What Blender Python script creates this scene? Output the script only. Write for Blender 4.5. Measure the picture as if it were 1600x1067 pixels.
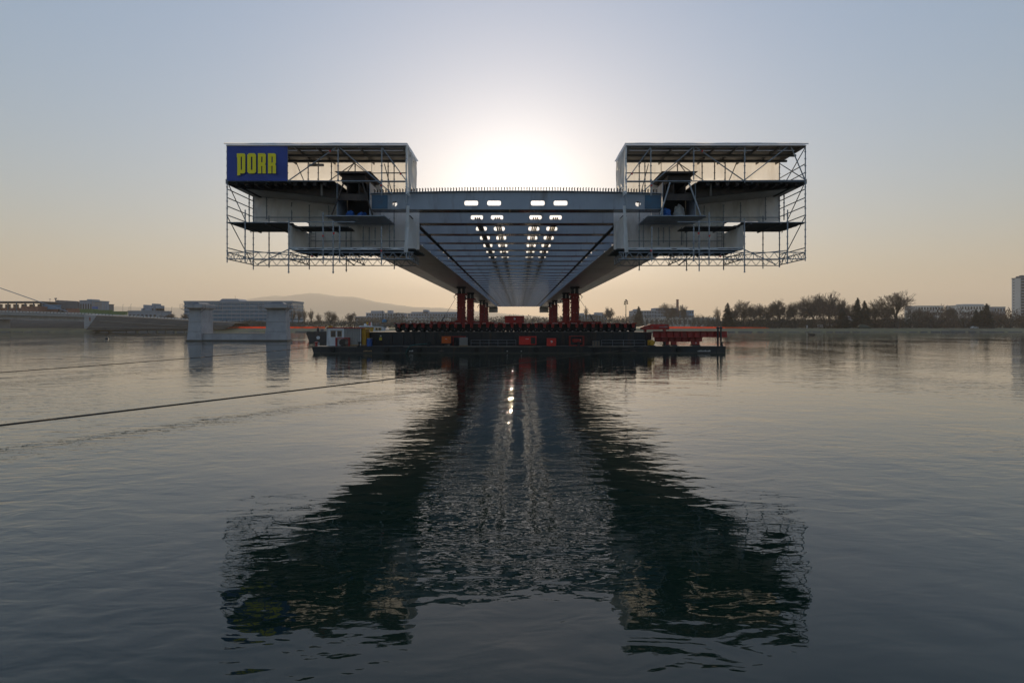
import bpy, bmesh, math, random
from mathutils import Vector, Matrix, noise

for _o in list(bpy.data.objects):
    bpy.data.objects.remove(_o)
scene = bpy.context.scene
COL = scene.collection
R = math.radians
rnd = random.Random(7)

# ------------------------------------------------------------------ camera
F = 889.0            # focal length in photo pixels (20 mm on 36 mm)
CZ = 4.8             # eye height above the water
VX, VY = 811.0, 507.0
cam = bpy.data.objects.new('camera', bpy.data.cameras.new('camera'))
COL.objects.link(cam)
cam.location = (0, 0, CZ)
cam.rotation_euler = (R(90), 0, 0)
cam.data.sensor_width = 36
cam.data.lens = 36 * F / 1600
cam.data.shift_x = -(VX - 800) / 1600
cam.data.shift_y = -(533.5 - VY) / 1600
cam.data.clip_end = 40000
scene.camera = cam

# ------------------------------------------------------------------ sun, sky, exposure
SUN_EL = math.atan(160 / F)
SUN_AZ = math.atan((804.2 - VX) / F)          # measured from +Y towards +X
SUN_DIR = Vector((math.sin(SUN_AZ) * math.cos(SUN_EL), math.cos(SUN_AZ) * math.cos(SUN_EL), math.sin(SUN_EL)))
sun = bpy.data.objects.new('sun', bpy.data.lights.new('sun', 'SUN'))
COL.objects.link(sun)
sun.data.energy = 3.6
sun.data.angle = R(0.55)
sun.data.color = (1.0, 0.78, 0.52)
sun.rotation_euler = (-SUN_DIR).to_track_quat('-Z', 'Y').to_euler()

world = bpy.data.worlds.new('World')
scene.world = world
world.use_nodes = True
wn = world.node_tree
wn.nodes.clear()
w_out = wn.nodes.new('ShaderNodeOutputWorld')
w_bg = wn.nodes.new('ShaderNodeBackground')
w_sky = wn.nodes.new('ShaderNodeTexSky')
w_sky.sky_type = 'NISHITA'
w_sky.sun_disc = False
w_sky.sun_elevation = SUN_EL
w_sky.sun_rotation = SUN_AZ
w_sky.altitude = 0
w_sky.air_density = 2.0
w_sky.dust_density = 1.2
w_sky.ozone_density = 6.0
w_bg.inputs['Strength'].default_value = 0.10


def wnode(kind, **kw):
    n = wn.nodes.new(kind)
    for k, v in kw.items():
        setattr(n, k, v)
    return n


# compress the sky's range, as the photograph does, and add the bright aureole of hazy air round the sun
w_gam = wnode('ShaderNodeGamma')
w_gam.inputs['Gamma'].default_value = 0.55
wn.links.new(w_sky.outputs['Color'], w_gam.inputs['Color'])
w_gain = wnode('ShaderNodeVectorMath', operation='MULTIPLY')
w_gain.inputs[1].default_value = (2.20, 2.18, 2.46)
wn.links.new(w_gam.outputs['Color'], w_gain.inputs[0])
w_tc = wnode('ShaderNodeTexCoord')
w_dot = wnode('ShaderNodeVectorMath', operation='DOT_PRODUCT')
w_dot.inputs[1].default_value = tuple(SUN_DIR)
wn.links.new(w_tc.outputs['Generated'], w_dot.inputs[0])
w_acos = wnode('ShaderNodeMath', operation='ARCCOSINE')
wn.links.new(w_dot.outputs['Value'], w_acos.inputs[0])
w_prev = w_gain.outputs[0]
for (width, tint) in ((7.6, (4.9, 4.8, 4.65)), (19.0, (2.2, 1.85, 1.50))):
    w_div = wnode('ShaderNodeMath', operation='DIVIDE')
    w_div.inputs[1].default_value = R(width)
    wn.links.new(w_acos.outputs[0], w_div.inputs[0])
    w_sq = wnode('ShaderNodeMath', operation='POWER')
    wn.links.new(w_div.outputs[0], w_sq.inputs[0])
    w_sq.inputs[1].default_value = 2.0
    w_neg = wnode('ShaderNodeMath', operation='MULTIPLY')
    w_neg.inputs[1].default_value = -1.0
    wn.links.new(w_sq.outputs[0], w_neg.inputs[0])
    w_exp = wnode('ShaderNodeMath', operation='EXPONENT')
    wn.links.new(w_neg.outputs[0], w_exp.inputs[0])
    w_aur = wnode('ShaderNodeVectorMath', operation='SCALE')
    w_aur.inputs[0].default_value = tint
    wn.links.new(w_exp.outputs[0], w_aur.inputs['Scale'])
    w_add = wnode('ShaderNodeVectorMath', operation='ADD')
    wn.links.new(w_prev, w_add.inputs[0])
    wn.links.new(w_aur.outputs[0], w_add.inputs[1])
    w_prev = w_add.outputs[0]
wn.links.new(w_add.outputs[0], w_bg.inputs['Color'])
wn.links.new(w_bg.outputs['Background'], w_out.inputs['Surface'])

vs = scene.view_settings
vs.view_transform = 'Standard'
vs.look = 'None'
vs.gamma = 1.0
vs.use_curve_mapping = False
vs.exposure = 0.36
scene.cycles.volume_bounces = 1
scene.cycles.max_bounces = 8
scene.cycles.caustics_reflective = True

# ------------------------------------------------------------------ helpers
OFF = {}


def tag(o, label=None, cat=None, group=None, kind=None):
    if label: o['label'] = label
    if cat: o['category'] = cat
    if group: o['group'] = group
    if kind: o['kind'] = kind
    return o


def thing(name, label, cat, loc=(0, 0, 0), group=None):
    o = bpy.data.objects.new(name, None)
    COL.objects.link(o)
    o.location = loc
    o.empty_display_size = 0.5
    OFF[o] = Vector(loc)
    return tag(o, label, cat, group)


def copy_tree(o, parent=None):
    c = o.copy()
    COL.objects.link(c)
    c.parent = parent
    for ch in list(o.children):
        copy_tree(ch, c)
    return c


def px(x, D):
    return (x - VX) * D / F


def pz(y, D):
    return CZ + (VY - y) * D / F


def P(x, y, D):
    return Vector((px(x, D), D, pz(y, D)))


class MB:
    def __init__(self):
        self.v = []
        self.f = []

    def quad(self, *pts):
        n = len(self.v)
        self.v += [tuple(p) for p in pts]
        self.f.append(tuple(range(n, n + len(pts))))
        return self

    def box(self, x0, x1, y0, y1, z0, z1):
        n = len(self.v)
        for z in (z0, z1):
            self.v += [(x0, y0, z), (x1, y0, z), (x1, y1, z), (x0, y1, z)]
        self.f += [(n, n + 3, n + 2, n + 1), (n + 4, n + 5, n + 6, n + 7), (n, n + 1, n + 5, n + 4),
                   (n + 1, n + 2, n + 6, n + 5), (n + 2, n + 3, n + 7, n + 6), (n + 3, n, n + 4, n + 7)]
        return self

    def bar(self, a, b, w, h=None, up=(0, 0, 1)):
        h = h or w
        a, b, up = Vector(a), Vector(b), Vector(up)
        d = (b - a).normalized()
        s = d.cross(up)
        if s.length < 1e-4:
            s = d.cross(Vector((0, 1, 0)))
        s.normalize()
        t = s.cross(d)
        n = len(self.v)
        for p in (a, b):
            for i, j in ((-1, -1), (1, -1), (1, 1), (-1, 1)):
                self.v.append(tuple(p + s * (i * w / 2) + t * (j * h / 2)))
        self.f += [(n, n + 1, n + 2, n + 3), (n + 7, n + 6, n + 5, n + 4)]
        for k in range(4):
            self.f.append((n + k, n + 4 + k, n + 4 + (k + 1) % 4, n + (k + 1) % 4))
        return self

    def tube(self, a, b, r0, r1=None, n=6, caps=True):
        r1 = r0 if r1 is None else r1
        a, b = Vector(a), Vector(b)
        d = (b - a)
        if d.length < 1e-6:
            return self
        d.normalize()
        s = d.cross(Vector((0, 0, 1)))
        if s.length < 1e-3:
            s = Vector((1, 0, 0))
        s.normalize()
        t = s.cross(d)
        m = len(self.v)
        for p, r in ((a, r0), (b, r1)):
            for k in range(n):
                an = 2 * math.pi * k / n
                self.v.append(tuple(p + s * (math.cos(an) * r) + t * (math.sin(an) * r)))
        for k in range(n):
            self.f.append((m + k, m + (k + 1) % n, m + n + (k + 1) % n, m + n + k))
        if caps:
            self.f.append(tuple(range(m + n - 1, m - 1, -1)))
            self.f.append(tuple(range(m + n, m + 2 * n)))
        return self

    def path(self, pts, r, n=6):
        for a, b in zip(pts[:-1], pts[1:]):
            self.tube(a, b, r, r, n)
        return self

    def prism(self, poly, y0, y1):      # polygon in XZ pushed along Y
        n = len(self.v)
        m = len(poly)
        for y in (y0, y1):
            self.v += [(p[0], y, p[1]) for p in poly]
        self.f.append(tuple(range(n, n + m)))
        self.f.append(tuple(range(n + 2 * m - 1, n + m - 1, -1)))
        for k in range(m):
            self.f.append((n + k, n + m + k, n + m + (k + 1) % m, n + (k + 1) % m))
        return self

    def prism_x(self, poly, x0, x1):    # polygon in YZ pushed along X
        n = len(self.v)
        m = len(poly)
        for x in (x0, x1):
            self.v += [(x, p[0], p[1]) for p in poly]
        self.f.append(tuple(range(n, n + m)))
        self.f.append(tuple(range(n + 2 * m - 1, n + m - 1, -1)))
        for k in range(m):
            self.f.append((n + k, n + m + k, n + m + (k + 1) % m, n + (k + 1) % m))
        return self

    def frustum(self, base, top):       # two rings of 3-D points
        n = len(self.v)
        m = len(base)
        self.v += [tuple(p) for p in base] + [tuple(p) for p in top]
        self.f.append(tuple(range(n + m - 1, n - 1, -1)))
        self.f.append(tuple(range(n + m, n + 2 * m)))
        for k in range(m):
            self.f.append((n + k, n + (k + 1) % m, n + m + (k + 1) % m, n + m + k))
        return self

    def lathe(self, c, prof, axis='z', n=12):
        m = len(self.v)
        c = Vector(c)
        for (r, h) in prof:
            for k in range(n):
                a = 2 * math.pi * k / n
                if axis == 'z':
                    q = Vector((r * math.cos(a), r * math.sin(a), h))
                else:
                    q = Vector((r * math.cos(a), h, r * math.sin(a)))
                self.v.append(tuple(c + q))
        for i in range(len(prof) - 1):
            for k in range(n):
                self.f.append((m + i * n + k, m + i * n + (k + 1) % n, m + (i + 1) * n + (k + 1) % n, m + (i + 1) * n + k))
        self.f.append(tuple(range(m + n - 1, m - 1, -1)))
        e = m + (len(prof) - 1) * n
        self.f.append(tuple(range(e, e + n)))
        return self

    def mesh(self, name, mat=None, off=None, smooth=False, fix=True):
        me = bpy.data.meshes.new(name)
        vv = self.v if off is None else [(a - off[0], b - off[1], c - off[2]) for a, b, c in self.v]
        me.from_pydata(vv, [], self.f)
        if fix and len(self.f) < 60000:
            bm = bmesh.new()
            bm.from_mesh(me)
            bmesh.ops.recalc_face_normals(bm, faces=bm.faces)
            bm.to_mesh(me)
            bm.free()
        if mat: me.materials.append(M[mat] if isinstance(mat, str) else mat)
        if smooth:
            me.polygons.foreach_set('use_smooth', [True] * len(me.polygons))
        me.update()
        return me

    def build(self, name, mat, parent=None, smooth=False, bevel=0, fix=True):
        off = OFF.get(parent) if parent is not None else None
        me = self.mesh(name, mat, off, smooth, fix)
        return link(name, me, parent, bevel)


def link(name, me, parent=None, bevel=0, loc=None):
    o = bpy.data.objects.new(name, me)
    COL.objects.link(o)
    if parent is not None:
        o.parent = parent
        OFF[o] = OFF.get(parent, Vector((0, 0, 0)))
    if loc is not None:
        o.location = loc
    if bevel:
        b = o.modifiers.new('bevel', 'BEVEL')
        b.width = bevel
        b.segments = 2
        b.limit_method = 'ANGLE'
    return o


def part(name, mat, parent, smooth=False, bevel=0, **kw):
    """one box part: part('x','mat',root, box=(...))"""
    m = MB()
    for k, v in kw.items():
        getattr(m, k)(*v)
    return m.build(name, mat, parent, smooth, bevel)


def plate_mesh(name, outer, holes, thick, mat):
    """flat plate with openings: outlines in XZ, thickness along Y, centred on y = 0"""
    cu = bpy.data.curves.new(name, 'CURVE')
    cu.dimensions = '2D'
    cu.fill_mode = 'BOTH'
    cu.extrude = thick / 2
    for poly in [outer] + holes:
        sp = cu.splines.new('POLY')
        sp.points.add(len(poly) - 1)
        for p, q in zip(sp.points, poly):
            p.co = (q[0], q[1], 0, 1)
        sp.use_cyclic_u = True
    ob = bpy.data.objects.new(name, cu)
    COL.objects.link(ob)
    dg = bpy.context.evaluated_depsgraph_get()
    me = bpy.data.meshes.new_from_object(ob.evaluated_get(dg))
    bpy.data.objects.remove(ob)
    bpy.data.curves.remove(cu)
    me.transform(Matrix.Rotation(R(90), 4, 'X'))
    me.name = name
    me.materials.clear()
    me.materials.append(M[mat])
    return me


def slot(cx, cz, w, h, r, n=4):
    pts = []
    for (sx, sz, a0) in ((1, 1, 0), (-1, 1, 90), (-1, -1, 180), (1, -1, 270)):
        for k in range(n + 1):
            a = R(a0 + 90 * k / n)
            pts.append((cx + sx * (w / 2 - r) + r * math.cos(a), cz + sz * (h / 2 - r) + r * math.sin(a)))
    return pts


def sheet(name, mat, parent, p00, p10, p11, p01, nu=16, nv=10, amp=0.06, seed=0, freq=1.3, normal=None):
    """hanging sheet: bilinear grid with folds"""
    p00, p10, p11, p01 = map(Vector, (p00, p10, p11, p01))
    nrm = Vector(normal) if normal else (p10 - p00).cross(p01 - p00).normalized()
    m = MB()
    L = (p10 - p00).length
    H = (p01 - p00).length
    for j in range(nv + 1):
        for i in range(nu + 1):
            u, v = i / nu, j / nv
            p = p00 * (1 - u) * (1 - v) + p10 * u * (1 - v) + p11 * u * v + p01 * (1 - u) * v
            q = Vector((u * L * freq, v * H * freq * 0.6, seed * 7.3))
            d = noise.noise(q) + 0.45 * noise.noise(q * 2.3 + Vector((3, 1, 5)))
            d += 0.55 * (0.35 - abs(noise.noise(Vector((q.x * 0.9 + q.y * 0.7, q.y * 0.8 - q.x * 0.3, q.z + 9.1)))) * 2)
            d += 0.22 * (0.35 - abs(noise.noise(Vector((q.x * 2.4 - q.y * 1.7, q.y * 1.1, q.z + 4.7)))) * 2)
            edge = min(1, 6 * min(u, 1 - u, v, 1 - v) + 0.35)
            m.v.append(tuple(p + nrm * (d * amp * edge)))
    w = nu + 1
    for j in range(nv):
        for i in range(nu):
            m.f.append((j * w + i, j * w + i + 1, (j + 1) * w + i + 1, (j + 1) * w + i))
    return m.build(name, mat, parent, smooth=True, fix=False)


# ------------------------------------------------------------------ materials
M = {}


def pm(name, c1, c2=None, scale=1.0, rough=0.6, metal=0.0, bump=0.0, bscale=None, stretch=(1, 1, 1),
       translucent=0.0, spec=0.5, contrast=(0.35, 0.65), grime=None, gscale=0.6):
    m = bpy.data.materials.new(name)
    m.use_nodes = True
    nt = m.node_tree
    b = nt.nodes['Principled BSDF']
    b.inputs['Roughness'].default_value = rough
    b.inputs['Metallic'].default_value = metal
    b.inputs['Specular IOR Level'].default_value = spec
    c2 = c2 or tuple(x * 0.7 for x in c1)
    tc = nt.nodes.new('ShaderNodeTexCoord')
    mp = nt.nodes.new('ShaderNodeMapping')
    mp.inputs['Scale'].default_value = stretch
    nt.links.new(tc.outputs['Object'], mp.inputs['Vector'])
    nz = nt.nodes.new('ShaderNodeTexNoise')
    nz.inputs['Scale'].default_value = scale
    nz.inputs['Detail'].default_value = 6
    nz.inputs['Roughness'].default_value = 0.6
    nt.links.new(mp.outputs['Vector'], nz.inputs['Vector'])
    rp = nt.nodes.new('ShaderNodeValToRGB')
    rp.color_ramp.elements[0].position = contrast[0]
    rp.color_ramp.elements[1].position = contrast[1]
    rp.color_ramp.elements[0].color = (*c1, 1)
    rp.color_ramp.elements[1].color = (*c2, 1)
    nt.links.new(nz.outputs['Fac'], rp.inputs['Fac'])
    col = rp.outputs['Color']
    if grime:
        g = nt.nodes.new('ShaderNodeTexNoise')
        g.inputs['Scale'].default_value = gscale
        g.inputs['Detail'].default_value = 8
        g.inputs['Roughness'].default_value = 0.7
        mp2 = nt.nodes.new('ShaderNodeMapping')
        mp2.inputs['Scale'].default_value = (1.6, 1.6, 0.35)
        nt.links.new(tc.outputs['Object'], mp2.inputs['Vector'])
        nt.links.new(mp2.outputs['Vector'], g.inputs['Vector'])
        r2 = nt.nodes.new('ShaderNodeValToRGB')
        r2.color_ramp.elements[0].position = 0.52
        r2.color_ramp.elements[1].position = 0.72
        nt.links.new(g.outputs['Fac'], r2.inputs['Fac'])
        mx = nt.nodes.new('ShaderNodeMix')
        mx.data_type = 'RGBA'
        nt.links.new(r2.outputs['Color'], mx.inputs[0])
        nt.links.new(col, mx.inputs[6])
        mx.inputs[7].default_value = (*grime, 1)
        col = mx.outputs[2]
    nt.links.new(col, b.inputs['Base Color'])
    if bump:
        bn = nt.nodes.new('ShaderNodeTexNoise')
        bn.inputs['Scale'].default_value = bscale or scale * 4
        bn.inputs['Detail'].default_value = 4
        nt.links.new(mp.outputs['Vector'], bn.inputs['Vector'])
        bp = nt.nodes.new('ShaderNodeBump')
        bp.inputs['Strength'].default_value = 1.0
        bp.inputs['Distance'].default_value = bump
        nt.links.new(bn.outputs['Fac'], bp.inputs['Height'])
        nt.links.new(bp.outputs['Normal'], b.inputs['Normal'])
    if translucent:
        tr = nt.nodes.new('ShaderNodeBsdfTranslucent')
        nt.links.new(col, tr.inputs['Color'])
        ms = nt.nodes.new('ShaderNodeMixShader')
        ms.inputs[0].default_value = translucent
        nt.links.new(b.outputs[0], ms.inputs[1])
        nt.links.new(tr.outputs[0], ms.inputs[2])
        nt.links.new(ms.outputs[0], nt.nodes['Material Output'].inputs['Surface'])
    M[name] = m
    return m


pm('bridge_paint', (0.35, 0.39, 0.46), (0.29, 0.33, 0.40), 0.5, 0.45, grime=(0.19, 0.19, 0.20), gscale=0.5)
pm('flange_brown', (0.085, 0.075, 0.065), (0.06, 0.052, 0.046), 0.8, 0.16)  # dark glossy brown for the bottom flanges of the crossbeams
pm('soffit_paint', (0.50, 0.45, 0.40), (0.42, 0.375, 0.33), 0.4, 0.42, stretch=(1, 0.25, 1), grime=(0.26, 0.22, 0.18), gscale=0.3)
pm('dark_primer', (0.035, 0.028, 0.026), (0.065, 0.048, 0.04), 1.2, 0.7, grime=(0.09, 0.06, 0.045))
pm('beam_end_blue', (0.05, 0.14, 0.24), (0.07, 0.11, 0.17), 1.4, 0.6)
pm('duct', (0.035, 0.035, 0.038), (0.055, 0.055, 0.06), 1.0, 0.6)
pm('galvanised', (0.36, 0.39, 0.43), (0.24, 0.27, 0.31), 3.0, 0.5, metal=0.3)
pm('galvanised_dark', (0.12, 0.125, 0.13), (0.07, 0.075, 0.08), 3.0, 0.55, metal=0.3)
pm('board', (0.14, 0.13, 0.12), (0.085, 0.08, 0.075), 1.0, 0.85, stretch=(0.3, 3, 3))
pm('roof_metal', (0.19, 0.18, 0.165), (0.12, 0.115, 0.105), 0.8, 0.6, stretch=(0.2, 2, 1))
pm('tarp', (0.92, 0.92, 0.91), (0.86, 0.86, 0.86), 0.7, 0.5, translucent=0.52, bump=0.22, bscale=0.9, stretch=(1, 1, 0.5), grime=(0.66, 0.65, 0.62), gscale=0.5)
pm('tarp_thin', (0.88, 0.87, 0.84), (0.80, 0.79, 0.76), 0.7, 0.55, translucent=0.66, bump=0.07, bscale=1.1, grime=(0.66, 0.62, 0.56), gscale=0.5)
pm('banner_blue', (0.025, 0.055, 0.32), (0.020, 0.045, 0.27), 0.8, 0.45, bump=0.02, bscale=0.9)
pm('banner_yellow', (0.95, 0.80, 0.01), (0.92, 0.76, 0.01), 0.8, 0.5)
pm('blue_sheet', (0.02, 0.12, 0.42), (0.015, 0.08, 0.3), 2.0, 0.5)
pm('jack_red', (0.36, 0.030, 0.022), (0.24, 0.024, 0.02), 1.2, 0.5, grime=(0.05, 0.02, 0.018))
pm('trailer_red', (0.44, 0.028, 0.024), (0.30, 0.022, 0.02), 1.5, 0.45, grime=(0.06, 0.022, 0.02))
pm('bright_red', (0.68, 0.03, 0.025), (0.55, 0.025, 0.02), 1.5, 0.4)
pm('tyre', (0.018, 0.018, 0.018), (0.028, 0.027, 0.026), 4, 0.85)
pm('rim', (0.20, 0.185, 0.17), (0.12, 0.11, 0.10), 6, 0.55)
pm('hull_black', (0.014, 0.018, 0.024), (0.024, 0.028, 0.034), 0.4, 0.5, grime=(0.075, 0.048, 0.034), gscale=0.55)
pm('deck_steel', (0.20, 0.175, 0.15), (0.12, 0.105, 0.09), 0.6, 0.8)
pm('timber', (0.36, 0.25, 0.14), (0.25, 0.17, 0.10), 1.5, 0.85, stretch=(0.3, 3, 3))
pm('white_panel', (0.70, 0.71, 0.73), (0.63, 0.64, 0.66), 1.0, 0.85, grime=(0.42, 0.42, 0.43))
pm('grey_panel', (0.33, 0.32, 0.31), (0.28, 0.27, 0.26), 1.0, 0.6)
pm('orange', (0.65, 0.13, 0.02), (0.55, 0.11, 0.02), 1.2, 0.5)
pm('orange_net', (0.90, 0.17, 0.02), (0.80, 0.14, 0.02), 0.3, 0.7, translucent=0.5)
pm('yellow', (0.60, 0.34, 0.02), (0.5, 0.27, 0.02), 1.2, 0.5)
pm('barrel_blue', (0.02, 0.10, 0.36), (0.015, 0.08, 0.30), 2, 0.4)
pm('glass_dark', (0.02, 0.025, 0.03), (0.03, 0.035, 0.04), 2, 0.08)
pm('rubber', (0.02, 0.02, 0.02), None, 2, 0.8)
pm('rope', (0.075, 0.06, 0.05), (0.045, 0.038, 0.032), 8, 0.9)
pm('hose', (0.03, 0.14, 0.14), (0.02, 0.10, 0.10), 2, 0.5)
pm('mark_white', (0.75, 0.75, 0.75), (0.68, 0.68, 0.68), 3, 0.5)
pm('mark_ochre', (0.50, 0.33, 0.14), (0.42, 0.27, 0.11), 3, 0.6)
pm('concrete', (0.40, 0.40, 0.42), (0.31, 0.31, 0.33), 0.35, 0.85, grime=(0.24, 0.24, 0.25), gscale=0.25, bump=0.01, bscale=3)
pm('concrete_light', (0.30, 0.30, 0.30), (0.24, 0.24, 0.24), 0.35, 0.85, grime=(0.30, 0.29, 0.28), gscale=0.2)
pm('wet_stain', (0.03, 0.032, 0.03), (0.05, 0.05, 0.045), 1.0, 0.4)
pm('stone_bank', (0.13, 0.125, 0.12), (0.08, 0.08, 0.078), 0.9, 0.9, bump=0.15, bscale=1.2)
pm('soil', (0.085, 0.075, 0.066), (0.055, 0.050, 0.046), 0.12, 0.95, bump=0.2, bscale=0.4)
pm('gravel', (0.24, 0.21, 0.17), (0.18, 0.16, 0.13), 0.6, 0.95)
pm('bark', (0.060, 0.050, 0.042), (0.042, 0.036, 0.032), 2.0, 0.9)
pm('twig', (0.13, 0.098, 0.075), (0.095, 0.075, 0.06), 0.5, 0.9)
pm('russet', (0.13, 0.085, 0.062), (0.09, 0.062, 0.05), 0.3, 0.9)
pm('needle', (0.045, 0.060, 0.046), (0.032, 0.044, 0.036), 0.5, 0.85)
pm('shrub', (0.080, 0.072, 0.055), (0.052, 0.050, 0.042), 0.2, 0.9)
pm('building_haze_grey', (0.25, 0.30, 0.37), (0.22, 0.26, 0.32), 0.1, 0.75)  # bluish cast of haze and sky-lit shade mixed into the grey
pm('building_white', (0.58, 0.58, 0.58), (0.52, 0.52, 0.52), 0.1, 0.75)
pm('building_dark', (0.14, 0.15, 0.17), (0.11, 0.12, 0.14), 0.1, 0.7)
pm('building_glass', (0.06, 0.17, 0.27), (0.05, 0.13, 0.22), 0.2, 0.12)
pm('brick', (0.28, 0.13, 0.09), (0.22, 0.10, 0.075), 0.4, 0.85)
pm('container_green', (0.12, 0.22, 0.07), (0.10, 0.18, 0.06), 0.4, 0.7)
pm('container_blue', (0.10, 0.25, 0.42), (0.08, 0.20, 0.34), 0.4, 0.7)
pm('window_dark', (0.035, 0.04, 0.05), (0.05, 0.055, 0.065), 0.4, 0.15)
pm('hill_wood', (0.05, 0.065, 0.055), (0.038, 0.05, 0.045), 0.004, 0.95)
pm('skin', (0.45, 0.28, 0.2), None, 3, 0.6)
pm('workwear', (0.05, 0.035, 0.045), (0.035, 0.025, 0.03), 5, 0.9)
pm('hi_vis', (0.55, 0.45, 0.06), (0.45, 0.35, 0.05), 5, 0.8)
pm('helmet', (0.65, 0.6, 0.5), None, 5, 0.4)

# grass-and-path terrain
def terrain_material():
    m = pm('terrain', (0.20, 0.175, 0.09), (0.24, 0.20, 0.12), 0.06, 0.95, bump=0.1, bscale=0.5, grime=(0.075, 0.065, 0.05), gscale=0.02)
terrain_material()


def water_material():
    m = bpy.data.materials.new('river_water')
    m.use_nodes = True
    nt = m.node_tree
    N, Lk = nt.nodes, nt.links
    b = N['Principled BSDF']
    b.inputs['Base Color'].default_value = (0.009, 0.021, 0.014, 1)
    b.inputs['Roughness'].default_value = 0.015
    b.inputs['IOR'].default_value = 1.42
    tc = N.new('ShaderNodeTexCoord')

    def nz(scale, sx, sy, rot, detail, dist=0.0, rough=0.5):
        mp = N.new('ShaderNodeMapping')
        mp.inputs['Scale'].default_value = (sx, sy, 1)
        mp.inputs['Rotation'].default_value = (0, 0, R(rot))
        Lk.new(tc.outputs['Object'], mp.inputs['Vector'])
        t = N.new('ShaderNodeTexNoise')
        t.inputs['Scale'].default_value = scale
        t.inputs['Detail'].default_value = detail
        t.inputs['Roughness'].default_value = rough
        t.inputs['Distortion'].default_value = dist
        Lk.new(mp.outputs['Vector'], t.inputs['Vector'])
        return t.outputs['Fac']

    def math_(op, a, c):
        q = N.new('ShaderNodeMath')
        q.operation = op
        for k, val in enumerate((a, c)):
            if isinstance(val, (int, float)):
                q.inputs[k].default_value = val
            else:
                Lk.new(val, q.inputs[k])
        return q.outputs[0]

    def ramp(f, lo, hi, a, c):
        q = N.new('ShaderNodeMapRange')
        q.interpolation_type = 'SMOOTHSTEP'
        Lk.new(f, q.inputs['Value'])
        q.inputs['From Min'].default_value = lo
        q.inputs['From Max'].default_value = hi
        q.inputs['To Min'].default_value = a
        q.inputs['To Max'].default_value = c
        return q.outputs['Result']

    swell = nz(0.40, 0.7, 1.0, 12, 2.0, 0.4)            # slow undulation, metres long
    chop = nz(1.7, 0.5, 1.0, -12, 2.0, 0.5)            # half-metre wavelets
    fine = nz(4.2, 0.45, 1.0, 10, 2.5, 0.4)
    fine2 = nz(9.0, 0.6, 1.0, -16, 2.0, 0.3)             # hand-sized ripples
    patch = nz(0.06, 1.0, 0.6, 0, 3.0, 0.6)            # ruffled and calm areas
    streak = nz(0.035, 0.25, 1.6, 3, 3.0, 0.8)          # wind lanes
    pa = ramp(patch, 0.36, 0.66, 0.40, 1.5)
    st = ramp(streak, 0.45, 0.62, 0.5, 1.7)
    h = math_('MULTIPLY', swell, 0.042)
    h = math_('ADD', h, math_('MULTIPLY', math_('MULTIPLY', chop, pa), 0.023))
    h = math_('ADD', h, math_('MULTIPLY', math_('MULTIPLY', fine2, pa), 0.0007))
    h = math_('ADD', h, math_('MULTIPLY', math_('MULTIPLY', fine, math_('MULTIPLY', pa, st)), 0.0052))
    bp = N.new('ShaderNodeBump')
    bp.inputs['Strength'].default_value = 1.0
    bp.inputs['Distance'].default_value = 1.0
    Lk.new(h, bp.inputs['Height'])
    Lk.new(bp.outputs['Normal'], b.inputs['Normal'])
    M['river_water'] = m
water_material()

# ------------------------------------------------------------------ setting: water, banks, hills
def build_water():
    m = MB()
    m.quad((-10500, -900, 0), (10500, -900, 0), (10500, 400, 0), (-10500, 400, 0))
    tag(m.build('river_water', 'river_water'), 'calm rippled dark green river with wavering reflections', kind='structure')
build_water()

BANK = 352.0


def ground_z(x, y):
    t = (y - BANK - 2.0 * noise.noise(Vector((x * 0.02, 3.1, 0)))) / 9.0
    if t < 0:
        z = -1.5 + 0.5 * t
    elif t < 1:
        z = -1.5 + 3.7 * (t ** 0.8)
    else:
        z = 2.2 + min(0.5, (t - 1) * 0.05)
    return max(-4, z + 0.12 * noise.noise(Vector((x * 0.05, y * 0.07, 1.7))))


def build_ground():
    xs = [-10500, -6400, -4000, -2400, -1400, -900] + list(range(-600, 701, 10)) + [900, 1400, 2400, 4000, 6400, 10500]
    ys = [346, 349] + [351 + 1.2 * k for k in range(11)] + [368, 374, 382, 392, 405, 425, 460, 520, 640, 900, 1500, 2600, 4200, 6400, 10500]
    m = MB()
    for y in ys:
        for x in xs:
            m.v.append((x, y, ground_z(x, y)))
    w = len(xs)
    for j in range(len(ys) - 1):
        for i in range(w - 1):
            m.f.append((j * w + i, j * w + i + 1, (j + 1) * w + i + 1, (j + 1) * w + i))
    tag(m.build('ground', 'terrain', fix=False, smooth=True), kind='structure')
    # stone revetment along the waterline
    s = MB()
    for k, x in enumerate(range(-600, 700, 6)):
        for (y, hgt) in ((BANK - 0.6, 0.9), (BANK + 1.6, 1.3)):
            xx = x + rnd.uniform(-1.5, 1.5)
            zz = ground_z(xx, y + 1.2)
            a = rnd.uniform(2.4, 3.6)
            s.frustum([(xx - a, y - 1, zz - 2), (xx + a, y - 1, zz - 2), (xx + a, y + 2, zz - 2), (xx - a, y + 2, zz - 2)],
                      [(xx - a * .7, y, zz + hgt * .3), (xx + a * .7, y, zz + hgt * .3), (xx + a * .6, y + 1.2, zz + hgt * .45), (xx - a * .6, y + 1.2, zz + hgt * .45)])
    tag(s.build('bank_stones', 'stone_bank'), 'grey stones lining the far waterline', kind='stuff')


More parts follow.
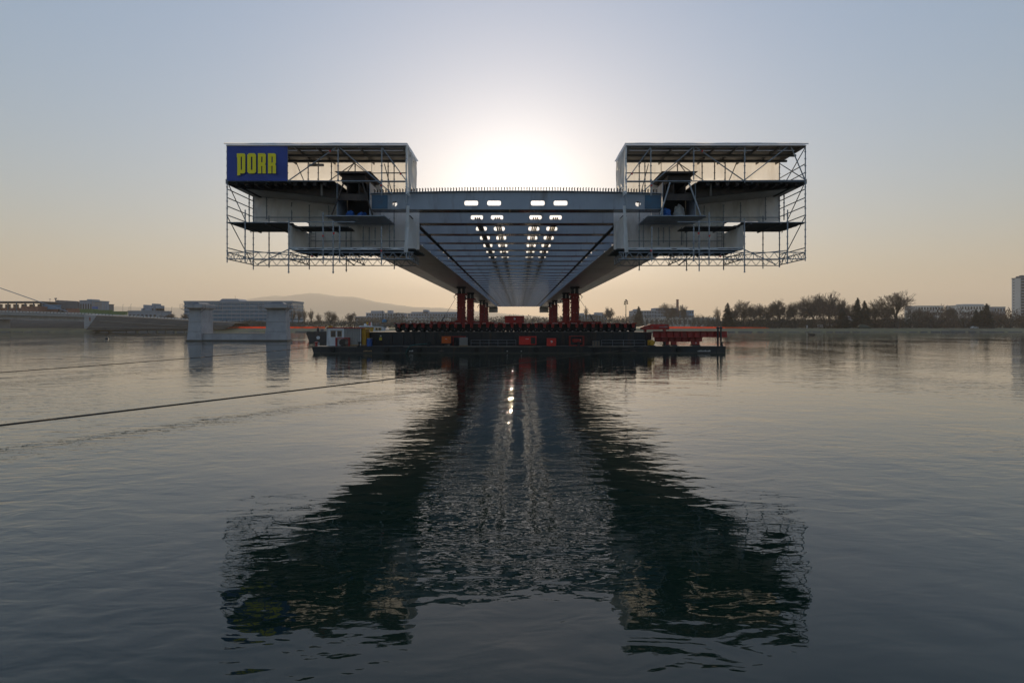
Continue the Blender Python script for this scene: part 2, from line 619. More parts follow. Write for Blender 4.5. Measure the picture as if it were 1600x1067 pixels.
def build_hills():
    def ridge(name, prof, D, depth):
        m = MB()
        pts = []
        for (a, b) in zip(prof[:-1], prof[1:]):
            n = max(2, int((b[0] - a[0]) / 6))
            for k in range(n):
                t = k / n
                pts.append((a[0] + (b[0] - a[0]) * t, a[1] + (b[1] - a[1]) * t))
        pts.append(prof[-1])
        rows = 7
        for j in range(rows):
            t = j / (rows - 1)
            for (x, y) in pts:
                zt = pz(y + 0.7 * noise.noise(Vector((x * 0.09, D, 0))), D)
                s = math.sin(math.pi * min(1, t * 1.0) * 0.5) if t < 0.6 else math.sin(math.pi * 0.3) + (1 - math.sin(math.pi * 0.3)) * math.sin((t - 0.6) / 0.4 * math.pi / 2)
                s = min(1, t / 0.75) ** 1.3
                zz = 2 + (zt - 2) * s if t < 0.76 else 2 + (zt - 2) * (1 - (t - 0.75) * 0.4)
                zz += (36 * noise.noise(Vector((x * 0.06, t * 5, D * 0.01)))) * s * (0 if abs(t - 0.75) < 0.1 else 1)
                m.v.append((px(x, D), D - depth * 0.75 + depth * t, max(1.0, zz)))
        w = len(pts)
        for j in range(rows - 1):
            for i in range(w - 1):
                m.f.append((j * w + i, j * w + i + 1, (j + 1) * w + i + 1, (j + 1) * w + i))
        tag(m.build(name, 'hill_wood', fix=False, smooth=True), kind='structure')
    ridge('hill', [(285, 500), (330, 476), (372, 466), (400, 461.5), (423, 459), (435, 460.6), (455, 457.5), (477, 455), (493, 456), (522, 460.6), (548, 461),
                   (580, 469), (615, 474.5), (643, 478), (685, 479.5), (730, 484), (790, 489), (850, 494), (900, 504)], 9600, 2600)
    ridge('hill', [(-220, 484), (-60, 479), (60, 478), (160, 477), (240, 479), (330, 480), (420, 483), (520, 490), (600, 503)], 7600, 1800)


build_ground()
build_hills()

# ------------------------------------------------------------------ the steel bridge
XB = -0.20
D0 = 41.4
BS = 5.55
NB = 40
DEND = D0 + BS * NB


def build_bridge():
    br = thing('steel_bridge', 'long blue grey steel bridge span carried high above the water on red jacking towers', 'bridge', (XB, D0, 12.6))
    # --- cross beams: one mesh for the web, one for each flange, one for the studs
    zb, zt0, zt1 = 13.14, 14.28, 14.46
    half = 10.55
    holes = [slot(c, 13.62, 1.0, 0.35, 0.12) for c in (-3.28, -1.62, 1.56, 3.22)]
    for c in (-8.85, 8.85):
        holes.append([(c + 0.19 * math.cos(2 * math.pi * k / 14), 13.56 + 0.19 * math.sin(2 * math.pi * k / 14)) for k in range(14)])

    def beam_web(z0, z1, hol):
        outer = [(-half, zb), (half, zb)]
        for k in range(13):
            t = 1 - 2 * k / 12
            outer.append((half * t, z0 + (z1 - z0) * (1 - t * t)))
        me = plate_mesh('web', outer, hol, 0.03, 'bridge_paint')
        me.transform(Matrix.Translation((0, 0, -12.6)))
        return me

    def beam_top(z0, z1):
        tf = MB()
        for k in range(12):
            a, b = 1 - 2 * k / 12, 1 - 2 * (k + 1) / 12
            za, zb2 = z0 + (z1 - z0) * (1 - a * a) - 12.6, z0 + (z1 - z0) * (1 - b * b) - 12.6
            n = len(tf.v)
            tf.v += [(half * a, -0.2, za + .002), (half * a, 0.2, za + .002), (half * a, 0.2, za + .035), (half * a, -0.2, za + .035),
                     (half * b, -0.2, zb2 + .002), (half * b, 0.2, zb2 + .002), (half * b, 0.2, zb2 + .035), (half * b, -0.2, zb2 + .035)]
            tf.f += [(n, n + 1, n + 5, n + 4), (n + 1, n + 2, n + 6, n + 5), (n + 2, n + 3, n + 7, n + 6), (n + 3, n, n + 4, n + 7)]
            if k == 0: tf.f.append((n, n + 1, n + 2, n + 3))
            if k == 11: tf.f.append((n + 4, n + 5, n + 6, n + 7))
        return tf.mesh('top_flange', 'bridge_paint')

    web_front, top_front = beam_web(zt0, zt1, holes), beam_top(zt0, zt1)
    web, web_blind, top = beam_web(14.10, 14.17, holes), beam_web(14.10, 14.17, holes[:4]), beam_top(14.10, 14.17)
    bot = MB().box(-half, half, -0.15, 0.95, zb - 0.035 - 12.6, zb - 0.002 - 12.6).mesh('bottom_flange', 'flange_brown')
    st = MB()
    for row in (-0.12, 0.1):
        k = 0
        x = -10.3
        while x < 10.3:
            t = x / half
            z = zt0 + (zt1 - zt0) * (1 - t * t) + 0.035 - 12.6
            ln = 0.23 + rnd.uniform(-0.01, 0.01)
            lean = rnd.uniform(-0.015, 0.015)
            st.tube((x, row, z), (x + lean, row, z + ln), 0.026, 0.026, 5)
            st.tube((x + lean, row, z + ln), (x + lean, row, z + ln + 0.03), 0.042, 0.042, 5)
            x += 0.205
    stud = st.mesh('shear_studs', 'dark_primer', fix=False)
    for i in range(NB + 1):
        y = BS * i
        w = link('crossbeam', web_front if i == 0 else web_blind if i < 5 else web, br, loc=(0, y, 0))
        OFF[w] = Vector((0, 0, 0))
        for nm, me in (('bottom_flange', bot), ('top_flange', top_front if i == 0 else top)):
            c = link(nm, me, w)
        if i < 3:
            c = link('shear_studs', stud, w)
            c.location.z = -.25 if i else 0
            c['kind'] = 'stuff'
    L = DEND - D0
    # --- longitudinal stringer whose flange draws the dark line beside each girder
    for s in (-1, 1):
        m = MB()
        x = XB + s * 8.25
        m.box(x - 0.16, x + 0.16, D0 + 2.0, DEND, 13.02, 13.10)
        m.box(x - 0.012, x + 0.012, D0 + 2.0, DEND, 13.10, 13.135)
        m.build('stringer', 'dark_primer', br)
    # --- cable ducts running through the slots
    for c in (-3.28, -1.62, 1.56, 3.22):
        for dx in (-0.21, -0.03, 0.13):
            x = XB + c + dx
            MB().box(x, x + 0.10, D0 + BS + 0.3, DEND - 1, 13.47, 13.68).build('cable_duct', 'duct', br)
        g = MB()
        for y in range(int((L - BS) / 1.85) - 1):
            yy = D0 + BS + 1.2 + y * 1.85
            g.box(XB + c - 0.23, XB + c + 0.25, yy, yy + 0.07, 13.435, 13.468)
        g.build('duct_cleats', 'duct', br)['kind'] = 'stuff'
    # --- edge girders
    for s in (-1, 1):
        X = lambda u: XB + s * u
        gd = MB()
        gd2 = MB()
        gd.box(min(X(10.58), X(10.62)), max(X(10.58), X(10.62)), D0 - 0.25, DEND, 12.66, 15.05)          # inner web
        gd2.box(min(X(12.95), X(12.99)), max(X(12.95), X(12.99)), D0 - 0.25, DEND, 12.66, 15.05)          # outer web
        gd.build('girder_web', 'bridge_paint', br)
        gd2.build('girder_web', 'bridge_paint', br)
        # bottom flange in erection lengths with open seams
        seg = 11.1
        n = int(math.ceil((DEND - D0) / seg))
        for k in range(n):
            y0, y1 = D0 - 0.4 + k * seg, min(DEND, D0 - 0.4 + (k + 1) * seg - 0.03)
            m = MB()
            m.box(min(X(9.5), X(13.75)), max(X(9.5), X(13.75)), y0, y1, 12.60 + (0.004 if k % 2 else 0), 12.655)
            m.build('soffit_plate', 'soffit_paint' if k else 'bridge_paint', br)
        # inclined fairing web from the stringer level to the flange edge
        m = MB()
        m.quad((X(10.55), D0 + 4.5, 13.12), (X(10.55), DEND, 13.12), (X(9.52), DEND, 12.66), (X(9.52), D0 + 4.5, 12.66))
        m.quad((X(10.575), D0 + 4.5, 13.12), (X(10.575), DEND, 13.12), (X(9.56), DEND, 12.658), (X(9.56), D0 + 4.5, 12.658))
        m.build('fairing_web', 'bridge_paint', br)
        # top box of the girder (rises above the deck) with its wide top flange
        m = MB()
        m.box(min(X(10.98), X(12.65)), max(X(10.98), X(12.65)), D0 - 0.15, D0 + 9, 15.055, 15.62)
        m.build('upper_chord', 'dark_primer', br)
        m = MB()
        m.prism([(X(10.45), 15.78), (X(13.05), 15.78), (X(12.75), 15.64), (X(10.75), 15.64)], D0 - 0.6, D0 + 9.4)
        m.build('chord_flange', 'dark_primer', br)
        # cut end of the girder: stiff ribs, cross diaphragm and rim plates
        m = MB()
        m.box(min(X(10.64), X(12.93)), max(X(10.64), X(12.93)), D0 + 2.2, D0 + 2.25, 12.66, 15.04)
        m.build('diaphragm', 'dark_primer', br)
        for (u0, u1) in ((10.75, 11.35), (12.2, 12.8)):
            m = MB()
            m.box(min(X(u0), X(u0 + .05)), max(X(u0), X(u0 + .05)), D0 - 0.3, D0 + 2, 14.25, 14.95)
            m.box(min(X(u1), X(u1 + .05)), max(X(u1), X(u1 + .05)), D0 - 0.3, D0 + 2, 14.25, 14.95)
            m.box(min(X(u0 + .05), X(u1)), max(X(u0 + .05), X(u1)), D0 - 0.3, D0 + 2, 14.25, 14.30)
            m.build('end_rib', 'dark_primer', br)
        m = MB().box(min(X(10.7), X(12.9)), max(X(10.7), X(12.9)), D0 - 0.32, D0 - 0.26, 13.75, 14.22)
        m.build('end_plate', 'dark_primer', br)
        for (ua, ub) in ((11.05, 10.35), (12.4, 13.25)):
            m = MB().bar((X(ua), D0 - 0.5, 15.0), (X(ub), D0 - 0.5, 12.66), 0.09, 0.09)
            m.build('rim_plate', 'dark_primer' if s < 0 else 'galvanised', br)
        # front beam end inside the scaffold: blue plate
        m = MB().box(min(X(9.35), X(10.5)), max(X(9.35), X(10.5)), D0 - 0.06, D0 - 0.03, 13.2, 14.2)
        m.build('blue_plate', 'beam_end_blue', br)
        m = MB().box(min(X(7.9), X(8.4)), max(X(7.9), X(8.4)), D0 - 0.06, D0 - 0.02, 13.2, 14.2)
        m.build('splice_plate', 'bridge_paint', br)
        # cantilever: walkway plate, soffit plates, bracket at the cut end, ribs
        tip = 20.6
        m = MB().prism([(X(13.0), 15.02), (X(tip), 15.06), (X(tip), 14.98), (X(13.0), 14.94)], D0 - 1.0, DEND)
        m.build('walkway_plate', 'dark_primer', br)
        for k in range(n):
            y0, y1 = D0 + 0.35 + k * seg, min(DEND, D0 + 0.35 + (k + 1) * seg - 0.03)
            m = MB().prism([(X(13.02), 14.02), (X(tip), 14.80), (X(tip), 14.84), (X(13.02), 14.06)], y0, y1)
            m.build('cantilever_soffit', 'soffit_paint', br)
        m = MB().prism([(X(13.0), 14.0), (X(tip - 0.1), 14.82), (X(tip - 0.1), 14.94), (X(13.0), 14.92)], D0 + 0.1, D0 + 0.16)
        m.build('bracket', 'dark_primer', br)
        for i in range(1, NB // 2):
            y = D0 + i * 2 * BS
            m = MB().prism([(X(13.0), 13.99), (X(tip - 0.1), 14.78), (X(tip - 0.1), 14.94), (X(13.0), 14.92)], y, y + 0.05)
            m.build('bracket', 'soffit_paint', br)
        for k in range(10):
            u = 13.5 + k * 0.70
            m = MB().prism([(X(u), 14.93), (X(u + .3), 14.93), (X(u + .24), 14.68), (X(u + .06), 14.68)], D0 - 0.9, D0 + 9)
            m.build('rib', 'dark_primer', br)
        m = MB().tube((X(13.95), D0 - 0.6, 14.0), (X(13.95), D0 - 0.6, 14.9), 0.08, 0.08, 8)
        m.build('prop', 'deck_steel', br)
        m = MB().box(min(X(tip), X(tip + .04)), max(X(tip), X(tip + .04)), D0 - 1.0, DEND, 14.78, 15.12)
        m.build('edge_plate', 'soffit_paint', br)
        # end bearings under the far end
        m = MB().box(min(X(9.6), X(13.6)), max(X(9.6), X(13.6)), DEND - 4, DEND - 0.3, 10.3, 12.59)
        m.build('bearing_block', 'soffit_paint', br)
    return br


build_bridge()

# small loose things in the open girder ends
def crumple(name, label, cat, mat, c, rx, rz, seed, n=10):
    m = MB()
    for j in range(n + 1):
        for i in range(n):
            a = 2 * math.pi * i / n
            b = math.pi * j / n - math.pi / 2
            d = Vector((math.cos(b) * math.cos(a), math.cos(b) * math.sin(a), math.sin(b)))
            k = 1 + 0.55 * noise.noise(d * 1.9 + Vector((seed * 5.1, 0, 0)))
            m.v.append((d.x * rx * k, d.y * 0.35 * k, max(-0.0, rz * (0.6 + d.z * k))))
    for j in range(n):
        for i in range(n):
            m.f.append((j * n + i, j * n + (i + 1) % n, (j + 1) * n + (i + 1) % n, (j + 1) * n + i))
    o = m.build(name, mat)
    o.location = c
    return tag(o, label, cat)


crumple('plastic_sheet', 'crumpled blue sheet in the open left girder end, nearer the outer side', 'plastic sheet', 'blue_sheet', (XB - 12.2, D0 + 0.4, 12.67), 0.30, 0.30, 1)
crumple('plastic_sheet', 'crumpled blue sheet in the open left girder end, nearer the deck', 'plastic sheet', 'blue_sheet', (XB - 11.35, D0 + 0.5, 12.67), 0.32, 0.24, 2)
crumple('plastic_sheet', 'crumpled blue sheet low in the open right girder end, against the deck side', 'plastic sheet', 'blue_sheet', (XB + 11.0, D0 + 0.4, 12.67), 0.34, 0.42, 3)
crumple('wrapped_bundle', 'round white wrapped bundle inside the open right girder end', 'bundle', 'tarp', (XB + 12.1, D0 + 0.9, 12.67), 0.45, 0.62, 4)

# ------------------------------------------------------------------ scaffold towers
SF, SBK = 40.2, 44.2


def build_scaffold(s):
    side = 'left' if s < 0 else 'right'
    root = thing('scaffold', 'galvanised scaffold cage with white sheeting on the bridge end, ' +
                 ('hung with the blue banner' if s < 0 else 'the one without a banner'), 'scaffold', (XB + s * 14, SF, 9.0), 'scaffold cages at the bridge end')

    def S(X, Y, D):     # pixel of the enlarged left view -> world, mirrored for the right
        u = (806.5 - (340 + X / 4.85)) * D / F
        z = CZ + (VY - 210 - Y / 4.85) * D / F
        return Vector((XB + s * u, D, z))

    r = 0.042
    jr = random.Random(31 + s)

    def std(X, y0, y1, D, thick=r):
        X += jr.uniform(-5, 5) if 80 < X < 1400 else 0
        a, b = S(X, y1 + jr.uniform(-12, 14), D), S(X + jr.uniform(-1.5, 1.5), y0, D)
        m = MB().tube(a, b, thick, thick, 6)
        z = math.ceil(a.z / 0.5) * 0.5
        while z < b.z:
            m.tube((a.x, a.y, z - 0.025), (a.x, a.y, z + 0.025), 0.075, 0.075, 6)
            z += 0.5
        m.build('standard', 'galvanised', root)

    def rail(p, q, nm='ledger', th=0.036, mat='galvanised'):
        MB().tube(p, q, th, th, 6).build(nm, mat, root)

    # standards
    for (X, y0, y1) in ((72, 86, 970), (533, 90, 355), (915, 95, 355), (1238, 100, 465), (1430, 88, 560),
                        (212, 572, 975), (537, 636, 1040), (798, 590, 975), (880, 652, 1046), (922, 690, 972), (1240, 700, 975), (1432, 640, 945)):
        std(X, y0, y1, SF)
    for (X, y0, y1) in ((265, 215, 1015), (392, 618, 1015), (690, 535, 1025), (975, 700, 1040), (1038, 205, 355), (1332, 215, 1020), (680, 205, 360),
                        (1010, 705, 850), (1150, 705, 830), (1190, 705, 830), (370, 470, 650), (560, 515, 655), (840, 540, 640), (1100, 700, 865), (1300, 640, 870),
                        (760, 215, 352), (860, 215, 352), (1135, 290, 355), (1290, 215, 455)):
        std(X, y0, y1, SBK - (0.25 if X > 600 else 0))
    for X in (72,):
        std(X + 163, 345, 660, SF + 2.9)
    # ledgers front and back
    for (X0, X1, Y, D) in ((540, 1428, 355, SF), (72, 533, 356, SF), (1235, 1428, 293, SBK - .3), (265, 860, 630, SBK - .4), (700, 1425, 810, SBK - .4), (1035, 1430, 362, SBK - .35),
                           (540, 1428, 98, SF), (265, 1428, 213, SBK - .3), (1170, 1430, 295, SBK - 1.0), (540, 1040, 665, SF), (72, 540, 668, SF)):
        rail(S(X0, Y, D), S(X1, Y, D))
    # end guard rails of the outer side
    for Y in (95, 225, 290, 415, 480, 545, 612, 668, 860):
        a = S(72, Y, SF)
        rail(a, (a.x, SBK, a.z))
    for (Xa, Ya, Xb_, Yb) in ((72, 360, 212, 640), (72, 620, 212, 880)):
        a, b = S(Xa, Ya, SF), S(72, Yb, SF)
        rail(a, (a.x, SBK - 0.4, b.z - 0.4), 'brace')
    a = S(72, 100, SF); b = S(72, 345, SF)
    rail(a, (a.x, SBK, b.z), 'brace'); rail(b, (a.x, SBK, a.z), 'brace')
    # upper braces, front plane and rear plane
    for (Xa, Ya, Xb_, Yb, D) in ((540, 350, 905, 95, SF), (918, 95, 1322, 452, SF), (1245, 100, 1424, 345, SF), (905, 92, 1240, 98, SF), (530, 345, 205, 95, SF), (180, 95, 75, 345, SF)):
        rail(S(Xa, Ya, D), S(Xb_, Yb, D), 'brace', 0.04)
    for (Xa, Ya, Xb_, Yb) in ((550, 110, 655, 362), (840, 355, 1030, 222), (930, 355, 1030, 222), (1262, 225, 1318, 440), (1040, 225, 1200, 350), (545, 100, 690, 222)):
        rail(S(Xa, Ya, SBK - .5), S(Xb_, Yb, SBK - .5), 'brace')
    # lattice beams along the bottom
    def lattice(a0, b0, a1, b1, pitch, nm='lattice_beam'):
        m = MB()
        m.tube(a0, b0, 0.036, 0.036, 6).tube(a1, b1, 0.036, 0.036, 6)
        n = max(2, int((b0 - a0).length / pitch))
        for k in range(n):
            p, q = a0.lerp(b0, k / n), a1.lerp(b1, (k + 0.5) / n)
            w = a0.lerp(b0, (k + 1) / n)
            m.tube(p, q, 0.022, 0.022, 5).tube(q, w, 0.022, 0.022, 5)
            if k % 5 == 0:
                m.tube(p, a1.lerp(b1, k / n), 0.022, 0.022, 5)
        m.build(nm, 'galvanised', root)
    lattice(S(72, 895, SF), S(1485, 895, SF), S(72, 945, SF), S(1485, 945, SF), 0.72)
    lattice(S(265, 950, SBK), S(1500, 950, SBK), S(265, 995, SBK), S(1500, 995, SBK), 0.72)
    for X in (72, 537, 1000, 1450):
        a, b = S(X, 895, SF), S(X, 945, SF)
        lattice(a, Vector((a.x, SBK, a.z)), b, Vector((b.x, SBK, b.z)), 0.75)
    a = S(72, 880, SF)
    rail(S(212, 880, SF), S(690, 930, SF + 2.5), 'brace')
    rail(S(540, 870, SF), S(300, 985, SBK), 'brace')
    rail(S(880, 890, SF), S(1040, 995, SBK), 'brace')
    # roof: strips of sheet on joists, open lattice at the front, cloth thrown over the top
    zr = S(0, 92, SF).z
    uo, ui = S(72, 92, SF).x, S(1432, 92, SF).x
    x0, x1 = min(uo, ui), max(uo, ui)
    for k in range(7):
        y0 = SF - 0.15 + k * 0.6
        m = MB().box(x0, x1, y0, y0 + 0.56, zr - 0.02 + (0.05 if k % 2 else 0), zr + 0.02 + (0.05 if k % 2 else 0))
        m.build('roof_panel', 'roof_metal', root)
    for k in range(9):
        x = x0 + 0.3 + (x1 - x0 - 0.6) * k / 8
        MB().box(x - 0.04, x + 0.04, SF - 0.05, SBK + 0.05, zr - 0.17, zr - 0.025).build('joist', 'roof_metal', root)
    for y in (SF + 1.3, SF + 2.7):
        MB().box(x0, x1, y, y + 0.12, zr - 0.33, zr - 0.175).build('purlin', 'roof_metal', root)
    sheet('roof_sheet', 'tarp', root, (x0 - .1, SF - .25, zr + 0.16), (x1 + .1, SF - .25, zr + 0.16), (x1 + .1, SBK + .2, zr + 0.16), (x0 - .1, SBK + .2, zr + 0.16), 70, 10, 0.16, 3 + s, 0.45)
    sheet('roof_hem', 'tarp', root, (x0 - .1, SF - .27, zr + 0.06), (x1 + .1, SF - .27, zr + 0.06), (x1 + .1, SF - .25, zr + 0.17), (x0 - .1, SF - .25, zr + 0.17), 60, 2, 0.08, 9 + s, 0.5, normal=(0, 0.3, 0.8))
    # working platforms of single boards
    def platform(X0, X1, Y, ya, yb, nm='plank'):
        z = S(0, Y, SF).z
        a, b = S(X0, Y, SF).x, S(X1, Y, SF).x
        a, b = min(a, b), max(a, b)
        n = int((yb - ya) / 0.33)
        for k in range(n):
            y = ya + k * (yb - ya) / n
            MB().box(a + jr.uniform(-.1, .1), b + jr.uniform(-.1, .1), y, y + (yb - ya) / n - 0.015, z - 0.03 + jr.uniform(-.01, .01), z + 0.03).build(nm, 'board', root)
        k = a + 0.6
        while k < b:
            MB().box(k - 0.04, k + 0.04, ya, yb, z - 0.12, z - 0.042).build('transom', 'galvanised_dark', root)
            k += 2.1
    platform(72, 545, 668, SF, SBK)
    platform(545, 965, 690, SF + 0.5, SF + 2.6)
    platform(540, 1500, 868, SF, SBK)
    platform(72, 535, 358, SF + 0.1, SF + 0.75)
    # sheeting
    T = lambda X, Y, D: S(X, Y, D)
    sheet('back_sheet', 'tarp_thin', root, T(265, 358, SBK), T(1170, 358, SBK), T(1170, 213, SBK), T(265, 213, SBK), 30, 8, 0.05, 11 + s)
    sheet('back_sheet', 'tarp_thin', root, T(1162, 475, SBK + .06), T(1425, 475, SBK + .06), T(1425, 213, SBK + .06), T(1162, 213, SBK + .06), 10, 10, 0.05, 15 + s)
    for (Xa, Xb_) in ((265, 420), (420, 690), (690, 1165)):
        sheet('back_sheet', 'tarp', root, T(Xa, 664 if Xa < 600 else 700, SBK + Xa * .0003), T(Xb_ + 12, 664 if Xa < 600 else 700, SBK + Xa * .0003), T(Xb_ + 12, 352, SBK + Xa * .0003), T(Xa, 352, SBK + Xa * .0003), 24, 24, 0.28, 21 + s + Xa, 0.8)
    for (Xa, Xb_) in ((690, 985), (985, 1250), (1250, 1515)):
        sheet('back_sheet', 'tarp', root, T(Xa, 872, SBK + .12 + Xa * .0002), T(Xb_ + 12, 872, SBK + .12 + Xa * .0002), T(Xb_ + 12, 560, SBK + .12 + Xa * .0002), T(Xa, 560, SBK + .12 + Xa * .0002), 14, 12, 0.16, 33 + s + Xa)
    a, b = T(540, 865, SF), T(540, 685, SF)
    sheet('end_sheet', 'tarp', root, a, (a.x, SBK, a.z), (b.x, SBK, b.z), b, 18, 16, 0.16, 41 + s)
    a, b = T(1432, 450, SF), T(1432, 88, SF)
    sheet('side_sheet', 'tarp', root, a, (a.x, SBK, a.z), (b.x, SBK, b.z), b, 16, 22, 0.11, 51 + s)
    a, b = T(1430, 890, SF), T(1430, 597, SF)
    sheet('side_sheet', 'tarp', root, a, (a.x, SBK + .1, a.z + .1), (b.x, SBK + .1, b.z), b, 18, 22, 0.16, 61 + s)
    # strips of cloth wrapped round the front corner and along the floor edge
    sheet('corner_sheet', 'tarp', root, T(1412, 893, SF - .05), T(1442, 893, SF - .12), T(1455, 540, SF - .05), T(1432, 540, SF - .12), 4, 18, 0.16, 71 + s, 2.0)
    sheet('corner_sheet', 'tarp', root, T(1424, 455, SF - .05), T(1446, 440, SF - .1), T(1440, 86, SF - .05), T(1424, 90, SF - .1), 4, 18, 0.07, 77 + s, 2.0)
    sheet('floor_hem', 'tarp', root, T(540, 876, SF - .06), T(1420, 876, SF - .06), T(1420, 856, SF + .1), T(540, 856, SF + .1), 44, 3, 0.09, 81 + s, 1.4)
    # work light under the roof and ladder in the lower bay
    a = T(690, 232, SBK - .8)
    if s < 0:
        b = T(800, 240, SBK - .8)
        MB().box(min(a.x, b.x), max(a.x, b.x), a.y, a.y + .15, a.z - 0.09, a.z + 0.09).build('tube_light', 'white_panel', root)
    m = MB()
    for dx in (0, 0.42):
        p = T(705 + dx * 88, 870, SBK - 1.2); q = T(705 + dx * 88, 690, SBK - 1.2)
        m.tube(p, q, 0.025, 0.025, 5)
    for k in range(7):
        p = T(705, 850 - k * 24, SBK - 1.2); q = T(705 + 37, 850 - k * 24, SBK - 1.2)
        m.tube(p, q, 0.015, 0.015, 5)
    m.build('ladder', 'galvanised', root)
    # red couplers
    for (X, Y) in ((798, 770), (880, 750), (1240, 882), (715, 925), (1385, 300), (1238, 388), (852, 128)):
        p = T(X, Y, SF - 0.05)
        MB().tube(p - Vector((0, 0, .06)), p + Vector((0, 0, .06)), 0.06, 0.06, 6).build('coupler', 'bright_red', root)
    return root


build_scaffold(-1)
build_scaffold(1)


def build_banner():
    def Q(X, Y, dy=0.0):
        D = SF - 0.12 - dy
        return Vector(((340 + X / 4.85 - VX) * D / F, D, CZ + (VY - 210 - Y / 4.85) * D / F))
    a = Q(72, 352)
    root = thing('banner', 'dark blue banner with bold yellow lettering tied to the scaffold corner', 'banner', tuple(a))
    sheet('cloth', 'banner_blue', root, Q(72, 352), Q(530, 354), Q(530, 93), Q(72, 90), 40, 26, 0.045, 5, 0.9, normal=(0, -1, 0))
    W = lambda pts: [(Q(x, y).x - a.x, Q(x, y).z - a.z) for x, y in pts]
    def rr(x0, x1, y0, y1, c=9):
        return [(x0 + c, y0), (x1 - c, y0), (x1, y0 + c), (x1, y1 - c), (x1 - c, y1), (x0 + c, y1), (x0, y1 - c), (x0, y0 + c)]
    letters = [
        ([(151, 149), (206, 149), (215, 158), (215, 291), (206, 300), (177, 300), (177, 313), (154, 316), (154, 180), (151, 180)], [[(181, 174), (190, 174), (190, 273), (181, 273)]]),
        (rr(230, 296, 148, 300, 12), [[(258, 174), (269, 174), (269, 273), (258, 273)]]),
        ([(310, 148), (360, 148), (370, 158), (370, 222), (362, 230), (370, 238), (370, 300), (344, 300), (344, 244), (336, 244), (336, 300), (310, 300)], [[(336, 173), (345, 173), (345, 217), (336, 217)]]),
        ([(386, 148), (437, 148), (447, 158), (447, 222), (439, 230), (447, 238), (447, 300), (421, 300), (421, 244), (413, 244), (413, 300), (386, 300)], [[(413, 173), (422, 173), (422, 217), (413, 217)]]),
    ]
    for out, hol in letters:
        me = plate_mesh('letter', W(out), [W(h) for h in hol], 0.006, 'banner_yellow')
        link('letter', me, root, loc=(0, -0.10, 0))
    for X in (72, 225, 380, 530):
        for Y in (92, 352):
            p = Q(X, Y)
            MB().tube(p, p + Vector((0, 0.13, 0.06 if Y < 200 else -0.06)), 0.012, 0.012, 5).build('tie', 'mark_white', root)


build_banner()

# ------------------------------------------------------------------ barges, trailers, towers
def build_low_pontoon():
    D = 94.8
    xl, xr = px(487, D), px(1134, D)
    root = thing('pontoon', 'long low black pontoon floating in front of the raised barge', 'pontoon', (0, D, 0))
    zt = 1.17
    y1 = D + 3.2
    # hull with raked ends
    secs = [xl, xl + 17, 0, xr - 10, xr]
    names = []
    b = MB()
    b.frustum([(xl + 0.6, D, -1.0), (xr - 0.1, D, -1.0), (xr - 0.1, y1, -1.0), (xl + 0.6, y1, -1.0)],
              [(xl, D - 0.05, zt - 0.06), (xr, D - 0.05, zt - 0.06), (xr, y1, zt - 0.06), (xl, y1, zt - 0.06)])
    b.build('hull', 'hull_black', root)
    n = 9
    for k in range(n):
        a, c = xl + (xr - xl) * k / n, xl + (xr - xl) * (k + 1) / n - 0.06
        MB().box(a, c, D - 0.12, y1, zt - 0.055, zt).build('deck_plate', 'deck_steel', root)
        MB().box(a, c, D - 0.17, D - 0.122, zt - 0.14, zt + 0.015).build('rubbing_strip', 'deck_steel' if k in (0, 2, 3, 4, 6) else 'hull_black', root)
    for k in range(24):
        x = xl + 1.5 + k * (xr - xl - 3) / 23
        MB().box(x - 0.03, x + 0.03, D - 0.1, D - 0.04, 0.1, zt - 0.16).build('fender', 'hull_black', root)
    for (X, w, nm) in ((575, 14, 'mark_ochre'), (793, 2, 'mark_white'), (815, 3, 'mark_white'), (1100, 20, 'mark_white'), (643, 8, 'mark_white'), (990, 9, 'deck_steel'), (690, 9, 'deck_steel')):
        x = px(X, D)
        nn = max(1, int(w / 2.2))
        for k in range(nn):
            xx = x + (k - nn / 2) * 0.24
            h = 0.13 + 0.05 * ((k * 7) % 3)
            MB().box(xx, xx + 0.15, D - 0.112, D - 0.102, 0.30, 0.30 + h).build('painted_mark', nm, root)
    for X in (520, 604, 655, 745, 838, 930, 968, 1060):
        x = px(X, D)
        MB().lathe((x, D - .26, .62), [(.17, -.11), (.36, -.12), (.41, -.06), (.41, .06), (.36, .12), (.17, .11)], 'y', 14).build('tyre_fender', 'tyre', root)
        MB().tube((x, D - .22, .98), (x, D - .17, zt + .01), .02, .02, 5).build('fender_rope', 'rope', root)
    MB().box(xl + .5, xr - .05, D - .075, D - .02, -.3, .16).build('waterline_band', 'wet_stain', root)
    # bollards
    for X in (492, 560, 668, 905, 1130, 1040):
        x = px(X, D)
        MB().lathe((x, D + 0.7, zt), [(0.30, 0.0), (0.22, 0.06), (0.18, 0.5), (0.30, 0.56), (0.30, 0.7), (0.1, 0.74)], n=10).build('bollard', 'jack_red' if X < 500 else 'hull_black', root)
    return zt


def build_barge(D, y1, xl, xr, zt, label, detail=True):
    root = thing('barge', label, 'barge', ((xl + xr) / 2, D, 0), 'barges carrying the bridge')
    MB().frustum([(xl + .4, D + .1, -1.2), (xr - .2, D + .1, -1.2), (xr - .2, y1, -1.2), (xl + .4, y1, -1.2)],
                 [(xl, D, zt - .08), (xr, D, zt - .08), (xr, y1, zt - .08), (xl, y1, zt - .08)]).build('hull', 'hull_black', root)
    MB().box(xl, xr, D - 0.08, y1, zt - .077, zt).build('deck', 'deck_steel', root)
    n = 26 if detail else 8
    for k in range(n):
        x = xl + 1 + (xr - xl - 2) * k / (n - 1)
        MB().bar((x, D - 0.02, zt - 0.1), (x + (0.04 if k else 0), D + 0.06, 0.2), 0.10, 0.08).build('hull_frame', 'hull_black', root)
    return root


ZL = build_low_pontoon()


